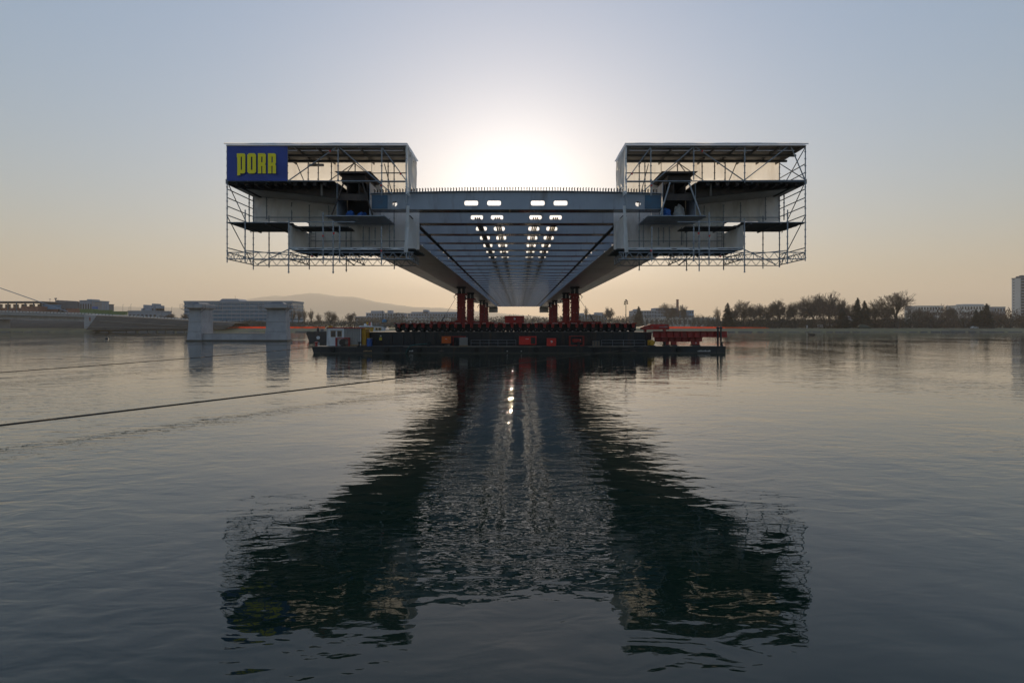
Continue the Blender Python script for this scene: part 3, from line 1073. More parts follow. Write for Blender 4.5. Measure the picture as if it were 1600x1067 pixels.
def build_railing(X0, X1, label):
    D = 95.0
    n = int((X1 - X0) / 14) + 1
    root = thing('railing', label, 'railing', (px((X0 + X1) / 2, D), D, ZL), 'railings on the low pontoon')
    for k in range(n):
        x = px(X0 + (X1 - X0) * k / (n - 1), D)
        MB().tube((x, D, ZL), (x, D, ZL + 1.05), .025, .025, 5).build('post', 'galvanised', root)
    for h in (.55, 1.05):
        MB().tube((px(X0, D), D, ZL + h), (px(X1, D), D, ZL + h), .02, .02, 5).build('rail', 'galvanised', root)


build_railing(736, 806, 'thin pipe railing on the pontoon between caged tank and long red generator')
build_railing(940, 1008, 'thin pipe railing on the pontoon right of the grey pallet stack')
ZB = 3.50
build_barge(98.4, 152, px(567, 97.6), px(1020, 97.6), ZB, 'broad black barge with high straight side under the red trailers')
build_barge(172, 214, -24, 22, ZB, 'farther black barge under the rear jacking towers', False)


# --- modular trailers
def make_trailer():
    root = bpy.data.objects.new('modular_trailer', None)
    COL.objects.link(root)
    OFF[root] = Vector((0, 0, 0))
    L, W = 8.4, 2.43
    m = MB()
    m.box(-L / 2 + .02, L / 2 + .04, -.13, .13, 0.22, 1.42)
    m.build('spine_with_shade', 'hull_black', root)  # spine deepened and blackened to stand for the shade behind the wheels
    m = MB().box(-L / 2 + .02, L / 2 - .02, -W / 2, W / 2, 1.425, 1.56)
    m.build('deck', 'trailer_red', root)
    arm = MB()
    arm.prism([(-0.16, 1.42), (0.42, 1.42), (0.34, 0.80), (0.18, 0.52), (0.0, 0.52)], -0.26, 0.26)
    arm_me = arm.mesh('swing_arm', 'trailer_red')
    ty = MB().lathe((0, 0, 0), [(0.20, -0.13), (0.33, -0.14), (0.385, -0.09), (0.39, 0.0), (0.385, 0.09), (0.33, 0.14), (0.20, 0.13)], 'y', 18)
    ty_me = ty.mesh('tyre', 'tyre')
    rm = MB().lathe((0, 0, 0), [(0.05, -0.16), (0.10, -0.15), (0.115, -0.06), (0.205, -0.10), (0.205, 0.10), (0.115, 0.06), (0.10, 0.15), (0.05, 0.16)], 'y', 14)
    rm_me = rm.mesh('rim', 'rim')
    ax = MB().tube((0, -0.4, 0), (0, 0.4, 0), 0.07, 0.07, 8).mesh('axle', 'hull_black')
    for k in range(6):
        x = -L / 2 + 0.7 + 1.4 * k
        for sy in (-1, 1):
            a = link('swing_arm', arm_me, root, loc=(x, sy * 0.72, 0))
            b = link('bogie', ax, root, loc=(x, sy * 0.78, 0.39))
            for dy in (-0.34, 0.34):
                w = link('tyre', ty_me, b, loc=(0, dy, 0))
                link('rim', rm_me, b, loc=(0, dy, 0))
    # white plates and lettering strips on the side
    r2 = random.Random(3)
    for k in range(5):
        x = -3.6 + k * 1.6 + r2.uniform(-.2, .2)
        nn = r2.randint(3, 6)
        for j in range(nn):
            m = MB().box(x + j * .17, x + j * .17 + .12, -W / 2 - .008, -W / 2 - .002, 1.45 + 0.01 * (j % 2), 1.52 + 0.02 * ((j * 5) % 2))
            m.build('painted_mark', 'mark_white', root)
    for k in range(3):
        x = -2.8 + k * 2.8
        MB().box(x - .05, x + .05, -W / 2 - .05, -W / 2 - .004, 1.28, 1.40).build('reflector', 'orange', root)
    return root


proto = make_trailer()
first = True
xs0 = px(617, 99.7)
names_pos = ['leftmost', 'second from left', 'middle', 'second from right', 'rightmost']
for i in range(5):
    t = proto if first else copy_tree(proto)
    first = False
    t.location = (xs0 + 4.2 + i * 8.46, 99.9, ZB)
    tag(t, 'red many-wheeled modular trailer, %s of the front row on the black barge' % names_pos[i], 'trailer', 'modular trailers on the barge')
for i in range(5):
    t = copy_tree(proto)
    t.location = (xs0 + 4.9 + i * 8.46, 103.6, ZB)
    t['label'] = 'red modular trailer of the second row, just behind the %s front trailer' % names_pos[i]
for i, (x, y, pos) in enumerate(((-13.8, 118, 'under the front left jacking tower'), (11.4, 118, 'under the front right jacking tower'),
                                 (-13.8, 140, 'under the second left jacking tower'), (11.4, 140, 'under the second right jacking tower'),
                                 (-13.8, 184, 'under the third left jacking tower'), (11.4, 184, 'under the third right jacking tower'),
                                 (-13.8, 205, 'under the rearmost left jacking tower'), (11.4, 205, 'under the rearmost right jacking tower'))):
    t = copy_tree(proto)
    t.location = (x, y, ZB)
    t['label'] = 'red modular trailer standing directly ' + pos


# --- jacking towers
def build_tower(x, y, label):
    zb = 5.12
    root = thing('jacking_tower', label, 'tower', (x, y, zb), 'red jacking towers under the bridge')
    part('base_plate', 'jack_red', root, box=(x - 1.1, x + 1.1, y - 1.1, y + 1.1, zb + .28, zb + 0.55))
    h0, h1 = zb + .55, 10.9
    # square lattice-braced post built of ring segments
    n = 5
    for k in range(n):
        a, b = h0 + (h1 - h0) * k / n, h0 + (h1 - h0) * (k + 1) / n
        w = 0.72
        m = MB()
        m.frustum([(x - w, y - w, a + .05), (x + w, y - w, a + .05), (x + w, y + w, a + .05), (x - w, y + w, a + .05)],
                  [(x - w, y - w, b - .05), (x + w, y - w, b - .05), (x + w, y + w, b - .05), (x - w, y + w, b - .05)])
        m.box(x - w - .17, x + w + .17, y - w - .17, y + w + .17, a, a + .07)
        m.box(x - w - .17, x + w + .17, y - w - .17, y + w + .17, b - .07, b - .002)
        seg = m.build('tower_segment', 'jack_red', root)
        for sx in (-1, 1):
            MB().box(x + sx * (w + .01) - .05, x + sx * (w + .01) + .05, y - w - .06, y - w - .005, a + .1, b - .1).build('stiffener', 'jack_red', seg)
        for sx in (-1, 1):
            MB().box(x + sx * (w + .10) - .10, x + sx * (w + .10) + .10, y - .25, y + .25, (a + b) / 2 - .22, (a + b) / 2 + .22).build('lug', 'jack_red' if k % 2 else 'hull_black', seg)
        for sx in (-0.3, 0.3):
            MB().tube((x + sx, y - w - .06, (a + b) / 2), (x + sx, y - w - .002, (a + b) / 2), 0.06, 0.06, 8).build('bolt', 'mark_white' if (k + int(x)) % 3 == 0 else 'hull_black', seg)
    hp = [Vector((x + .85 + .12 * math.sin(k * 1.9), y - .8, h0 + (h1 - h0) * k / 9)) for k in range(10)]
    MB().path(hp, .045, 6).build('hydraulic_hose', 'rubber', root)
    # head frame with brackets
    part('head_frame', 'jack_red', root, box=(x - 1.2, x + 1.2, y - 1.1, y + 1.1, h1, h1 + .24))
    for sx in (-1, 1):
        MB().bar((x + sx * .9, y - .6, h1 + .1), (x + sx * 1.5, y - .6, h1 - .35), 0.12).bar((x + sx * 1.5, y - .6, h1 - .3), (x + sx * 1.35, y - .6, h1 - .75), 0.10).build('bracket', 'hull_black', root)
    for sx in (-.45, .45):
        MB().lathe((x + sx, y, h1 + .242), [(0.40, 0), (0.40, .45), (0.30, .48), (0.30, .62), (0.44, .66), (0.44, .8), (0.28, .84), (0.28, .98), (0.40, 1.0), (0.40, 1.1)], n=12).build('hydraulic_jack', 'hull_black', root, smooth=False)
    part('cap_beam', 'hull_black', root, box=(x - .95, x + .95, y - .5, y + .5, h1 + 1.345, 12.59))
    MB().box(x - 1.5, x + 1.5, y - .35, y + .35, 12.3, 12.36).build('packing', 'timber', root)


TX = 11.75
for (yy, nm) in ((118, 'front'), (140, 'second'), (184, 'third'), (205, 'rearmost')):
    for s in (-1, 1):
        build_tower(XB + s * TX, yy, 'red steel jacking tower, %s of the %s hand row under the bridge' % (nm, 'left' if s < 0 else 'right'))

# red spreader beams beneath the towers
for (x0, x1, yy, nm) in ((px(672, 118), px(768, 118), 118, 'front left'), (px(866, 118), px(939, 118), 118, 'front right'),
                         (-17, -6, 140, 'second left'), (6.5, 17, 140, 'second right'), (-17, -6, 184, 'third left'), (6.5, 17, 184, 'third right'),
                         (-17, -6, 205, 'rearmost left'), (6.5, 17, 205, 'rearmost right')):
    root = thing('spreader_beam', 'red steel spreader beam lying on the trailer under the %s jacking tower' % nm, 'beam', ((x0 + x1) / 2, yy, 5.07), 'spreader beams under the towers')
    part('top_flange', 'jack_red', root, box=(x0, x1, yy - .8, yy + .8, 5.33, 5.39))
    part('web', 'jack_red', root, box=(x0 + .02, x1 - .02, yy - .7, yy + .7, 4.84 + .24, 5.329))
    part('bottom_flange', 'jack_red', root, box=(x0, x1, yy - .8, yy + .8, 5.065, 5.078))
    k = x0 + 0.5
    while k < x1:
        MB().box(k - .03, k + .03, yy - .78, yy - .702, 5.08, 5.328).build('stiffener', 'jack_red', root)
        k += 1.1

# guy rods of the front towers
for s, Xa, Xb_ in ((-1, 712, 690), (1, 905, 928)):
    root = thing('guy_rod', 'thin slanting stay rod with black clevis beside the front %s jacking tower' % ('left' if s < 0 else 'right'), 'stay rod', tuple(P(Xb_, 502, 117)), 'stay rods')
    a, b = P(Xb_, 502, 117), P(Xa, 466, 117)
    MB().tube(a.lerp(b, .2), b, 0.035, 0.035, 6).build('rod', 'galvanised_dark', root)
    MB().tube(a, a.lerp(b, .24), 0.13, 0.07, 8).build('clevis', 'hull_black', root)


# --- power pack, deck machines
def mark_blob(root, x, y, z, sc, mat='mark_white'):
    """small white emblem: a few slanting strokes, unreadable at this distance"""
    m = MB()
    m.prism([(x - .5 * sc, z + .30 * sc), (x + .15 * sc, z + .42 * sc), (x + .45 * sc, z + .10 * sc), (x + .35 * sc, z - .35 * sc), (x + .2 * sc, z - .1 * sc), (x - .1 * sc, z + .08 * sc)], y - .01, y - .004)
    m.prism([(x - .3 * sc, z - .05 * sc), (x + .12 * sc, z - .12 * sc), (x + .05 * sc, z - .38 * sc), (x - .2 * sc, z - .34 * sc)], y - .01, y - .004)
    m.build('emblem', mat, root)


def machine_box(name, label, cat, x0, x1, y0, y1, z0, z1, mat, louvre=None, emblem=False, feet=True, strip=False):
    root = thing(name, label, cat, ((x0 + x1) / 2, (y0 + y1) / 2, z0))
    zf = z0 + (0.12 if feet else 0)
    part('casing', mat, root, bevel=0.04, box=(x0, x1, y0, y1, zf, z1))
    if feet:
        for xx in (x0 + .15, x1 - .35):
            part('skid', 'hull_black', root, box=(xx, xx + .2, y0 + .05, y1 - .05, z0, zf))
    part('lid_edge', mat, root, box=(x0 - .03, x1 + .03, y0 - .03, y1 + .03, z1 - .001 + .002, z1 + .05))
    if louvre:
        a, b = x0 + (x1 - x0) * louvre[0], x0 + (x1 - x0) * louvre[1]
        part('intake', 'hull_black', root, box=(a, b, y0 - .02, y0 - .003, zf + .12, z1 - .12))
        n = 6
        for k in range(n):
            z = zf + .16 + (z1 - zf - .32) * k / n
            part('louvre', 'hull_black', root, box=(a, b, y0 - .05, y0 - .022, z, z + .035))
    if emblem:
        mark_blob(root, x0 + (x1 - x0) * (0.5 if not louvre else 0.3), y0, (z0 + z1) / 2 + .1, 0.45)
    if strip:
        for k in range(4):
            xx = x0 + (x1 - x0) * (.38 + .05 * k)
            part('painted_mark', 'mark_white', root, box=(xx, xx + .1, y0 - .01, y0 - .004, z1 - .42, z1 - .34))
    part('handle', 'hull_black', root, box=(x1 - .28, x1 - .2, y0 - .04, y0 - .003, (z0 + z1) / 2 - .15, (z0 + z1) / 2 + .1))
    return root


machine_box('power_pack', 'red square power pack with white emblem standing on the middle trailer', 'power pack', px(789, 100), px(819, 100), 99.2, 101, 5.065, pz(494, 100), 'trailer_red', emblem=True, feet=False)
FD = 95.6
m_w = machine_box('generator', 'small orange generator on little wheels at the barge side', 'generator', px(690, FD), px(704, FD), FD, FD + .9, ZL + .35, pz(526, FD), 'orange', strip=True)
for X, mt in ((693, 'tyre'), (701, 'rim')):
    MB().lathe((px(X, FD), FD + .1, ZL + .2), [(0.06, -.05), (.19, -.05), (.19, .05), (.06, .05)], 'y', 12).build('wheel', mt, m_w)
part('axle', 'hull_black', m_w, box=(px(692, FD), px(702, FD), FD + .17, FD + .3, ZL + .15, ZL + .345))
# tank in a cage
tx0, tx1 = px(717.5, FD), px(730.5, FD)
root = thing('caged_tank', 'grey plastic tank in a metal cage beside the orange generator', 'tank', ((tx0 + tx1) / 2, FD, ZL))
part('tank', 'grey_panel', root, bevel=.06, box=(tx0 + .06, tx1 - .06, FD + .06, FD + 1.0, ZL + .16, pz(527, FD) - .05))
for k in range(6):
    x = tx0 + (tx1 - tx0) * k / 5
    part('cage_bar', 'galvanised', root, box=(x - .02, x + .02, FD, FD + .04, ZL + .14, pz(527, FD)))
for k in range(4):
    z = ZL + .2 + k * .3
    part('cage_hoop', 'galvanised', root, box=(tx0, tx1, FD - .03, FD - .005, z, z + .03))
part('pallet', 'timber', root, box=(tx0, tx1, FD, FD + 1.1, ZL, ZL + .135))
# dark red frame with hanging gear, left of the tank
root = thing('pump_frame', 'dark red pipe frame with black pump between orange generator and caged tank', 'pump', (px(710, FD), FD + .6, ZL))
x0, x1 = px(705, FD), px(727, FD)
part('beam', 'jack_red', root, box=(x0, x1, FD + 1.15, FD + 1.35, ZL + 1.45, ZL + 1.65))
for x in (x0 + .1, x1 - .2):
    part('leg', 'jack_red', root, box=(x, x + .14, FD + 1.17, FD + 1.33, ZL, ZL + 1.448))
MB().lathe((x0 + .7, FD + 1.2, ZL), [(.3, 0), (.34, .3), (.2, .6), (.26, .8), (.1, 1.0)], n=10).build('pump', 'hull_black', root)
machine_box('generator', 'long bright red generator with black air intake at its right end', 'generator', px(811, FD), px(838, FD), FD, FD + 1.2, ZL + .1, pz(526, FD), 'bright_red', louvre=(.68, .95), strip=True)
machine_box('tool_chest', 'bright red square chest with white emblem on the barge side', 'chest', px(854.5, FD), px(869, FD), FD, FD + 1.1, ZL, pz(529, FD), 'bright_red', emblem=True, feet=False)
# open frame genset
x0, x1 = px(890, FD), px(913, FD)
root = thing('winch', 'dark red open frame winch machine with small white lamp', 'winch', ((x0 + x1) / 2, FD, ZL))
for x in (x0, x1 - .14):
    for y in (FD, FD + 1.2):
        part('post', 'jack_red', root, box=(x, x + .14, y, y + .14, ZL, pz(526, FD)))
part('top_frame', 'jack_red', root, box=(x0, x1, FD, FD + 1.34, pz(526, FD) + .002, pz(526, FD) + .12))
part('base', 'jack_red', root, box=(x0 + .142, x1 - .142, FD + .02, FD + 1.3, ZL, ZL + .15))
part('engine', 'jack_red', root, bevel=.05, box=(x0 + .5, x1 - .5, FD + .2, FD + 1.1, ZL + .6, ZL + 1.2))
for xx in (.45, 1.35):
    MB().lathe((x0 + xx, FD + .5, ZL + .42), [(.1, -.3), (.27, -.3), (.27, -.24), (.14, -.2), (.14, .2), (.27, .24), (.27, .3), (.1, .3)], 'y', 12).build('drum', 'hull_black', root)
part('lamp', 'mark_white', root, box=(x1 - .7, x1 - .58, FD + .1, FD + .198, ZL + 1.0, ZL + 1.1))
# grey pallet stack
x0, x1 = px(926, FD), px(937, FD)
root = thing('pallet_stack', 'small stack of weathered grey pallets against the barge side', 'pallets', ((x0 + x1) / 2, FD, ZL))
for k in range(5):
    z = ZL + .02 + k * .17
    part('pallet_deck', 'grey_panel', root, box=(x0 + .02 * (k % 2), x1, FD, FD + .8, z + .09, z + .13))
    for xx in (x0 + .05, (x0 + x1) / 2 - .05, x1 - .15):
        part('block', 'timber', root, box=(xx, xx + .1, FD + .02, FD + .78, z - .02, z + .088))
# yellow pump at right
root = thing('yellow_pump', 'yellow compact pump beside the stacked red girders', 'pump', (px(1019, FD), FD, ZL))
xq = px(1019, FD)
MB().lathe((xq, FD + .3, ZL + .55), [(.15, -.35), (.42, -.33), (.5, -.1), (.5, .3), (.35, .45), (.12, .5)], 'y', 14).build('housing', 'yellow', root)
part('base', 'hull_black', root, box=(xq - .55, xq + .55, FD, FD + .8, ZL, ZL + .12))
part('motor', 'yellow', root, bevel=.05, box=(xq - .65, xq - .1, FD + .25, FD + .75, ZL + .14, ZL + 1.0))
MB().tube((xq + .45, FD + .3, ZL + .6), (xq + .75, FD + .2, ZL + 1.0), .07, .07, 8).build('outlet', 'hull_black', root)

# stacked red girders on the right
def red_girder(x0, x1, y0, y1, z0, z1, label, pitch=1.15, mat='trailer_red'):
    root = thing('steel_girder', label, 'girder', ((x0 + x1) / 2, y0, z0), 'red girders stacked on the pontoon')
    yc = (y0 + y1) / 2
    part('top_flange', mat, root, box=(x0, x1, y0, y1, z1 - .05, z1))
    part('bottom_flange', mat, root, box=(x0, x1, y0, y1, z0, z0 + .05))
    part('web', mat, root, box=(x0 + .01, x1 - .01, yc - .02, yc + .02, z0 + .051, z1 - .051))
    k = x0 + .05
    while k < x1:
        part('stiffener', mat, root, box=(k, k + .04, y0 + .04, yc - .021, z0 + .052, z1 - .052))
        k += pitch
    return root


GD = 96.0
red_girder(px(1021, GD), px(1137.5, GD), GD, GD + .9, pz(527, GD), pz(517.5, GD), 'long red girder on top of the stack, jutting right over the pontoon end')
red_girder(px(1024, GD), px(1099, GD), GD + .2, GD + 1.1, pz(534, GD), pz(527, GD) - .01, 'shorter dark red girder directly under the long red girder', mat='jack_red')
for i, (Xa, Xb_, w) in enumerate(((1038, 1046, 'left'), (1050, 1058, 'middle'), (1082, 1094, 'right'))):
    root = thing('support_block', 'dark red support block on the pontoon, %s one under the girders' % w, 'block', (px((Xa + Xb_) / 2, GD), GD, ZL), 'support blocks')
    a, b = px(Xa, GD), px(Xb_, GD)
    zt = pz(534, GD) - .005
    part('body', 'jack_red', root, bevel=.04, box=(a, b, GD + .25, GD + 1.0, ZL + .2, zt))
    part('foot', 'hull_black', root, box=(a - .1, b + .1, GD + .15, GD + 1.1, ZL, ZL + .198))
    part('lug', 'mark_white' if i == 2 else 'jack_red', root, box=((a + b) / 2 - .06, (a + b) / 2 + .06, GD + .18, GD + .245, ZL + .4, ZL + .6))
# trailer drive unit at the end of the row
x0, x1 = px(1012, 99.6), px(1045, 99.6)
root = thing('drive_unit', 'red drive unit with round white lamp at the right end of the trailer row', 'power pack', ((x0 + x1) / 2, 99.6, ZB))
zt = pz(506.5, 99.6)
part('frame', 'trailer_red', root, box=(x0 - 1, x1, 99.3, 101.2, ZB + .42, ZB + .75))
part('casing', 'trailer_red', root, bevel=.05, box=(x0 + .4, x1, 99.4, 101.1, ZB + .755, zt))
MB().prism([(x0 - 1.2, ZB + .76), (x0 + .38, ZB + .76), (x0 + .38, zt - .15), (x0 - .5, zt - .3)], 99.6, 100.9).build('hood', 'jack_red', root)
MB().lathe((px(1040, 99.4), 99.39, zt - .45), [(.05, -.03), (.2, -.03), (.2, .0), (.05, .0)], 'y', 14).build('lamp', 'rim', root)
MB().lathe((px(1019, 99.4), 99.39, zt - .55), [(.05, -.03), (.16, -.03), (.16, .0), (.05, .0)], 'y', 14).build('lamp', 'rim', root)
part('rail', 'galvanised', root, box=(px(1030, 99.3), px(1043, 99.3), 99.2, 99.29, ZB + .8, ZB + .88))
for xx in (x0 - .5, x1 - .8):
    part('leg', 'jack_red', root, box=(xx, xx + .3, 99.6, 100.6, ZB, ZB + .418))
# twin mooring posts
for i, X in enumerate((1121.6, 1126.4)):
    root = thing('mooring_post', 'dark round mooring post at the pontoon end, %s of the two' % ('left' if i == 0 else 'right'), 'post', (px(X, GD - .4), GD - .4, ZL), 'mooring posts')
    x = px(X, GD - .4)
    MB().tube((x, GD - .4, ZL), (x, GD - .4, pz(514, GD)), .15, .15, 10).build('shaft', 'hull_black', root)
    MB().lathe((x, GD - .4, pz(514, GD) + .002), [(.15, 0), (.26, .05), (.26, .25), (.12, .34)], n=10).build('cap', 'hull_black', root)
# light mast
root = thing('light_mast', 'tall thin mast with a cluster of dark floodlights rising behind the trailers', 'mast', (px(978, 112), 112, ZB), None)
x = px(978, 112)
MB().tube((x, 112, ZB), (x, 112, pz(476, 112)), .09, .06, 8).build('pole', 'galvanised_dark', root)
for (dx, dz) in ((-.25, 0), (.22, .1), (-.2, .42), (.2, .5), (0, .75)):
    z = pz(475, 112) + dz
    MB().prism([(x + dx - .17, z - .13), (x + dx + .17, z - .13), (x + dx + .12, z + .13), (x + dx - .12, z + .13)], 111.75, 112.05).build('floodlight', 'hull_black', root)
MB().bar((x - .4, 112.08, pz(475, 112) + .2), (x + .4, 112.08, pz(475, 112) + .25), .06).build('cross_arm', 'galvanised_dark', root)
MB().tube((x, 112, ZB), (x, 112, ZB + .5), .25, .12, 8).build('foot', 'hull_black', root)

# --- office container and neighbours on the left
OD = 95.4
x0, x1 = px(510.5, OD), px(564, OD)
z0, z1 = ZL + .05, pz(512, OD)
root = thing('site_office', 'white site office container with two windows and red roof edge', 'container', ((x0 + x1) / 2, OD, ZL))
xm = x0 + (x1 - x0) * .5
part('front_wall', 'white_panel', root, box=(x0, xm, OD, OD + 2.4, z0, z1 - .12))
for k in range(14):
    a = xm + (x1 - xm) * k / 14
    part('corrugation', 'grey_panel', root, box=(a, a + (x1 - xm) / 14 - .03, OD + (.03 if k % 2 else .0), OD + 2.4, z0, z1 - .12))
part('roof_edge', 'trailer_red', root, box=(x0 - .05, x1 + .05, OD - .06, OD + 2.46, z1 - .118, z1 + .05))
for (a, b) in ((.24, .52), (.62, .88)):
    wa, wb = x0 + (xm - x0) * a, x0 + (xm - x0) * b
    w = part('window', 'timber', root, box=(wa, wb, OD - .05, OD - .004, z1 - 1.55, z1 - .55))
    part('pane', 'window_dark', w, box=(wa + .08, wb - .08, OD - .062, OD - .052, z1 - 1.47, z1 - .63))
part('window_lintel', 'hull_black', root, box=(x0 + (xm - x0) * .2, x0 + (xm - x0) * .92, OD - .05, OD - .004, z1 - .5, z1 - .44))
for xx in (x0, xm - .06, x1 - .1):
    part('corner_post', 'white_panel', root, box=(xx, xx + .1, OD - .03, OD - .003, z0, z1 - .12))
# things on its roof
root = thing('crate', 'yellow crate lying on the left end of the office roof', 'crate', (px(513, OD), OD + 1, z1 + .05))
part('body', 'yellow', root, bevel=.03, box=(px(510.5, OD), px(516, OD), OD + .8, OD + 1.4, z1 + .052, z1 + .26))
part('rim', 'yellow', root, box=(px(510.3, OD), px(516.2, OD), OD + .75, OD + 1.45, z1 + .262, z1 + .30))
# yellow container behind
YD = 103.0
x0, x1 = px(564.5, YD), px(598, YD)
root = thing('yellow_container', 'orange yellow container behind the office, partly hidden by the black barge', 'container', ((x0 + x1) / 2 - 3.5, YD - 6, ZL))
ya, yb = 95.9, 98.3
xa, xb = px(565.2, ya), px(571.5, ya)
part('wall', 'yellow', root, box=(xa, xb, ya, yb, ZL + .1, pz(514.5, ya)))
for k in range(3):
    part('corrugation', 'yellow', root, box=(xa + .1 + k * .2, xa + .2 + k * .2, ya - .03, ya - .003, ZL + .2, pz(514.5, ya) - .1))
part('roof', 'yellow', root, box=(xa - .03, xb + .03, ya - .03, yb, pz(514.5, ya) + .002, pz(514.5, ya) + .08))
# winch in front of office
x0, x1 = px(524, 94.9), px(546, 94.9)
root = thing('anchor_winch', 'dark red anchor winch with black cable drum in front of the white office', 'winch', ((x0 + x1) / 2, 94.95, ZL))
for x in (x0, x1 - .22):
    MB().prism([(x, ZL), (x + .22, ZL), (x + .22, ZL + 1.45), (x, ZL + 1.45)], 94.9, 95.3).build('side_plate', 'jack_red', root)
part('top_bar', 'jack_red', root, box=(x0 + .222, x1 - .222, 94.95, 95.2, ZL + 1.25, ZL + 1.42))
MB().lathe(((x0 + x1) / 2, 95.1, ZL + .62), [(.2, -.15), (.58, -.15), (.58, -.08), (.4, -.06), (.4, .06), (.58, .08), (.58, .15), (.2, .15)], 'y', 16).build('cable_drum', 'rope', root)
part('motor', 'deck_steel', root, bevel=.04, box=(x1 - .75, x1 - .23, 94.86, 95.25, ZL + .3, ZL + .95))
# blue barrel
bx = px(577.5, FD)
root = thing('barrel', 'blue steel barrel with pale lid on the low pontoon', 'barrel', (bx, FD, ZL))
MB().lathe((bx, FD, ZL), [(.46, 0), (.48, .03), (.46, .06), (.46, .42), (.485, .45), (.46, .48), (.46, .8), (.485, .83), (.46, .86), (.46, 1.24), (.48, 1.27)], n=18).build('shell', 'barrel_blue', root)
MB().lathe((bx, FD, ZL + 1.272), [(.46, 0), (.46, .02), (.1, .03)], n=18).build('lid', 'white_panel', root)
# timber and scrap on the pontoon
root = thing('timber_pile', 'loose pile of pale timber offcuts in front of the office', 'timber', (px(556, FD), FD, ZL))
rr_ = random.Random(12)
for k in range(9):
    x = px(547 + k * 2.6, FD)
    a = rr_.uniform(-.5, .5)
    z = ZL + .06 + .08 * (k % 3)
    MB().bar((x - .6 * math.cos(a), FD - .3 + .05 * k, z), (x + .6 * math.cos(a), FD - .3 + .05 * k + .3 * math.sin(a), z + .25 * abs(a)), .12, .07).build('plank', 'timber', root)
# hose over the edge
hp = [P(634, 552, 94.5), P(637, 545, 94.5), P(641, 540.6, 94.7), P(648, 538.5, 95.2), P(662, 537.5, 95.5), P(672, 536.5, 95.6)]
tag(MB().path(hp, 0.07, 7).build('hose', 'hose', smooth=True), 'green hose hanging over the pontoon edge into the water', 'hose')
hp = [Vector((px(X, 95.3), 95.3 + .2 * math.sin(X), ZL + .08 + .12 * abs(math.sin(X * .9)))) for X in range(655, 692, 3)]
tag(MB().path(hp, 0.05, 6).build('cable', 'rubber'), 'tangled black cable on the pontoon left of the orange generator', 'cable')


# --- worker
def build_worker():
    x, y, z = px(595, 95.5), 95.5, ZL
    root = thing('person', 'person in dark trousers and yellow vest standing on the low pontoon', 'person', (x, y, z))
    pts = {'pel': (0, 0, .95), 'chest': (0, 0, 1.3), 'neck': (0, 0, 1.5), 'head': (0, -.02, 1.62), 'crown': (0, -.01, 1.74),
           'shl': (-.2, 0, 1.42), 'ell': (-.27, .02, 1.15), 'wrl': (-.2, -.16, .98), 'shr': (.2, 0, 1.42), 'elr': (.28, .03, 1.16), 'wrr': (.25, -.1, .95),
           'hpl': (-.1, 0, .9), 'knl': (-.13, -.03, .5), 'anl': (-.15, .02, .09), 'tol': (-.17, -.16, .04),
           'hpr': (.1, 0, .9), 'knr': (.14, -.02, .5), 'anr': (.17, .03, .09), 'tor': (.2, -.15, .04),
           'hal': (-.17, -.22, .93), 'har': (.24, -.15, .87)}
    rad = {'pel': .15, 'chest': .16, 'neck': .06, 'head': .1, 'crown': .07, 'shl': .075, 'ell': .055, 'wrl': .04, 'shr': .075, 'elr': .055, 'wrr': .04,
           'hpl': .1, 'knl': .07, 'anl': .05, 'tol': .045, 'hpr': .1, 'knr': .07, 'anr': .05, 'tor': .045, 'hal': .04, 'har': .04}
    ed = [('pel', 'chest'), ('chest', 'neck'), ('neck', 'head'), ('head', 'crown'), ('chest', 'shl'), ('shl', 'ell'), ('ell', 'wrl'), ('wrl', 'hal'), ('chest', 'shr'), ('shr', 'elr'), ('elr', 'wrr'), ('wrr', 'har'),
          ('pel', 'hpl'), ('hpl', 'knl'), ('knl', 'anl'), ('anl', 'tol'), ('pel', 'hpr'), ('hpr', 'knr'), ('knr', 'anr'), ('anr', 'tor')]
    keys = list(pts)
    me = bpy.data.meshes.new('body')
    me.from_pydata([pts[k] for k in keys], [(keys.index(a), keys.index(b)) for a, b in ed], [])
    o = link('body', me, root)
    sk = o.modifiers.new('skin', 'SKIN')
    for k, sv in zip(keys, me.skin_vertices[0].data):
        sv.radius = (rad[k], rad[k])
        sv.use_root = (k == 'pel')
    o.modifiers.new('sub', 'SUBSURF').levels = 1
    me.materials.append(M['workwear'])
    OFF[root] = Vector((0, 0, 0))
    MB().frustum([(-.23, -.17, .98), (.23, -.17, .98), (.23, .17, .98), (-.23, .17, .98)], [(-.21, -.15, 1.46), (.21, -.15, 1.46), (.21, .15, 1.46), (-.21, .15, 1.46)]).build('vest', 'hi_vis', root)
    MB().lathe((0, -.02, 1.64), [(.15, 0), (.145, .06), (.11, .13), (.04, .165)], n=12).build('helmet', 'helmet', root)
    MB().lathe((0, -.075, 1.57), [(.03, -.07), (.065, -.02), (.06, .06)], n=8).build('face', 'skin', root)


build_worker()


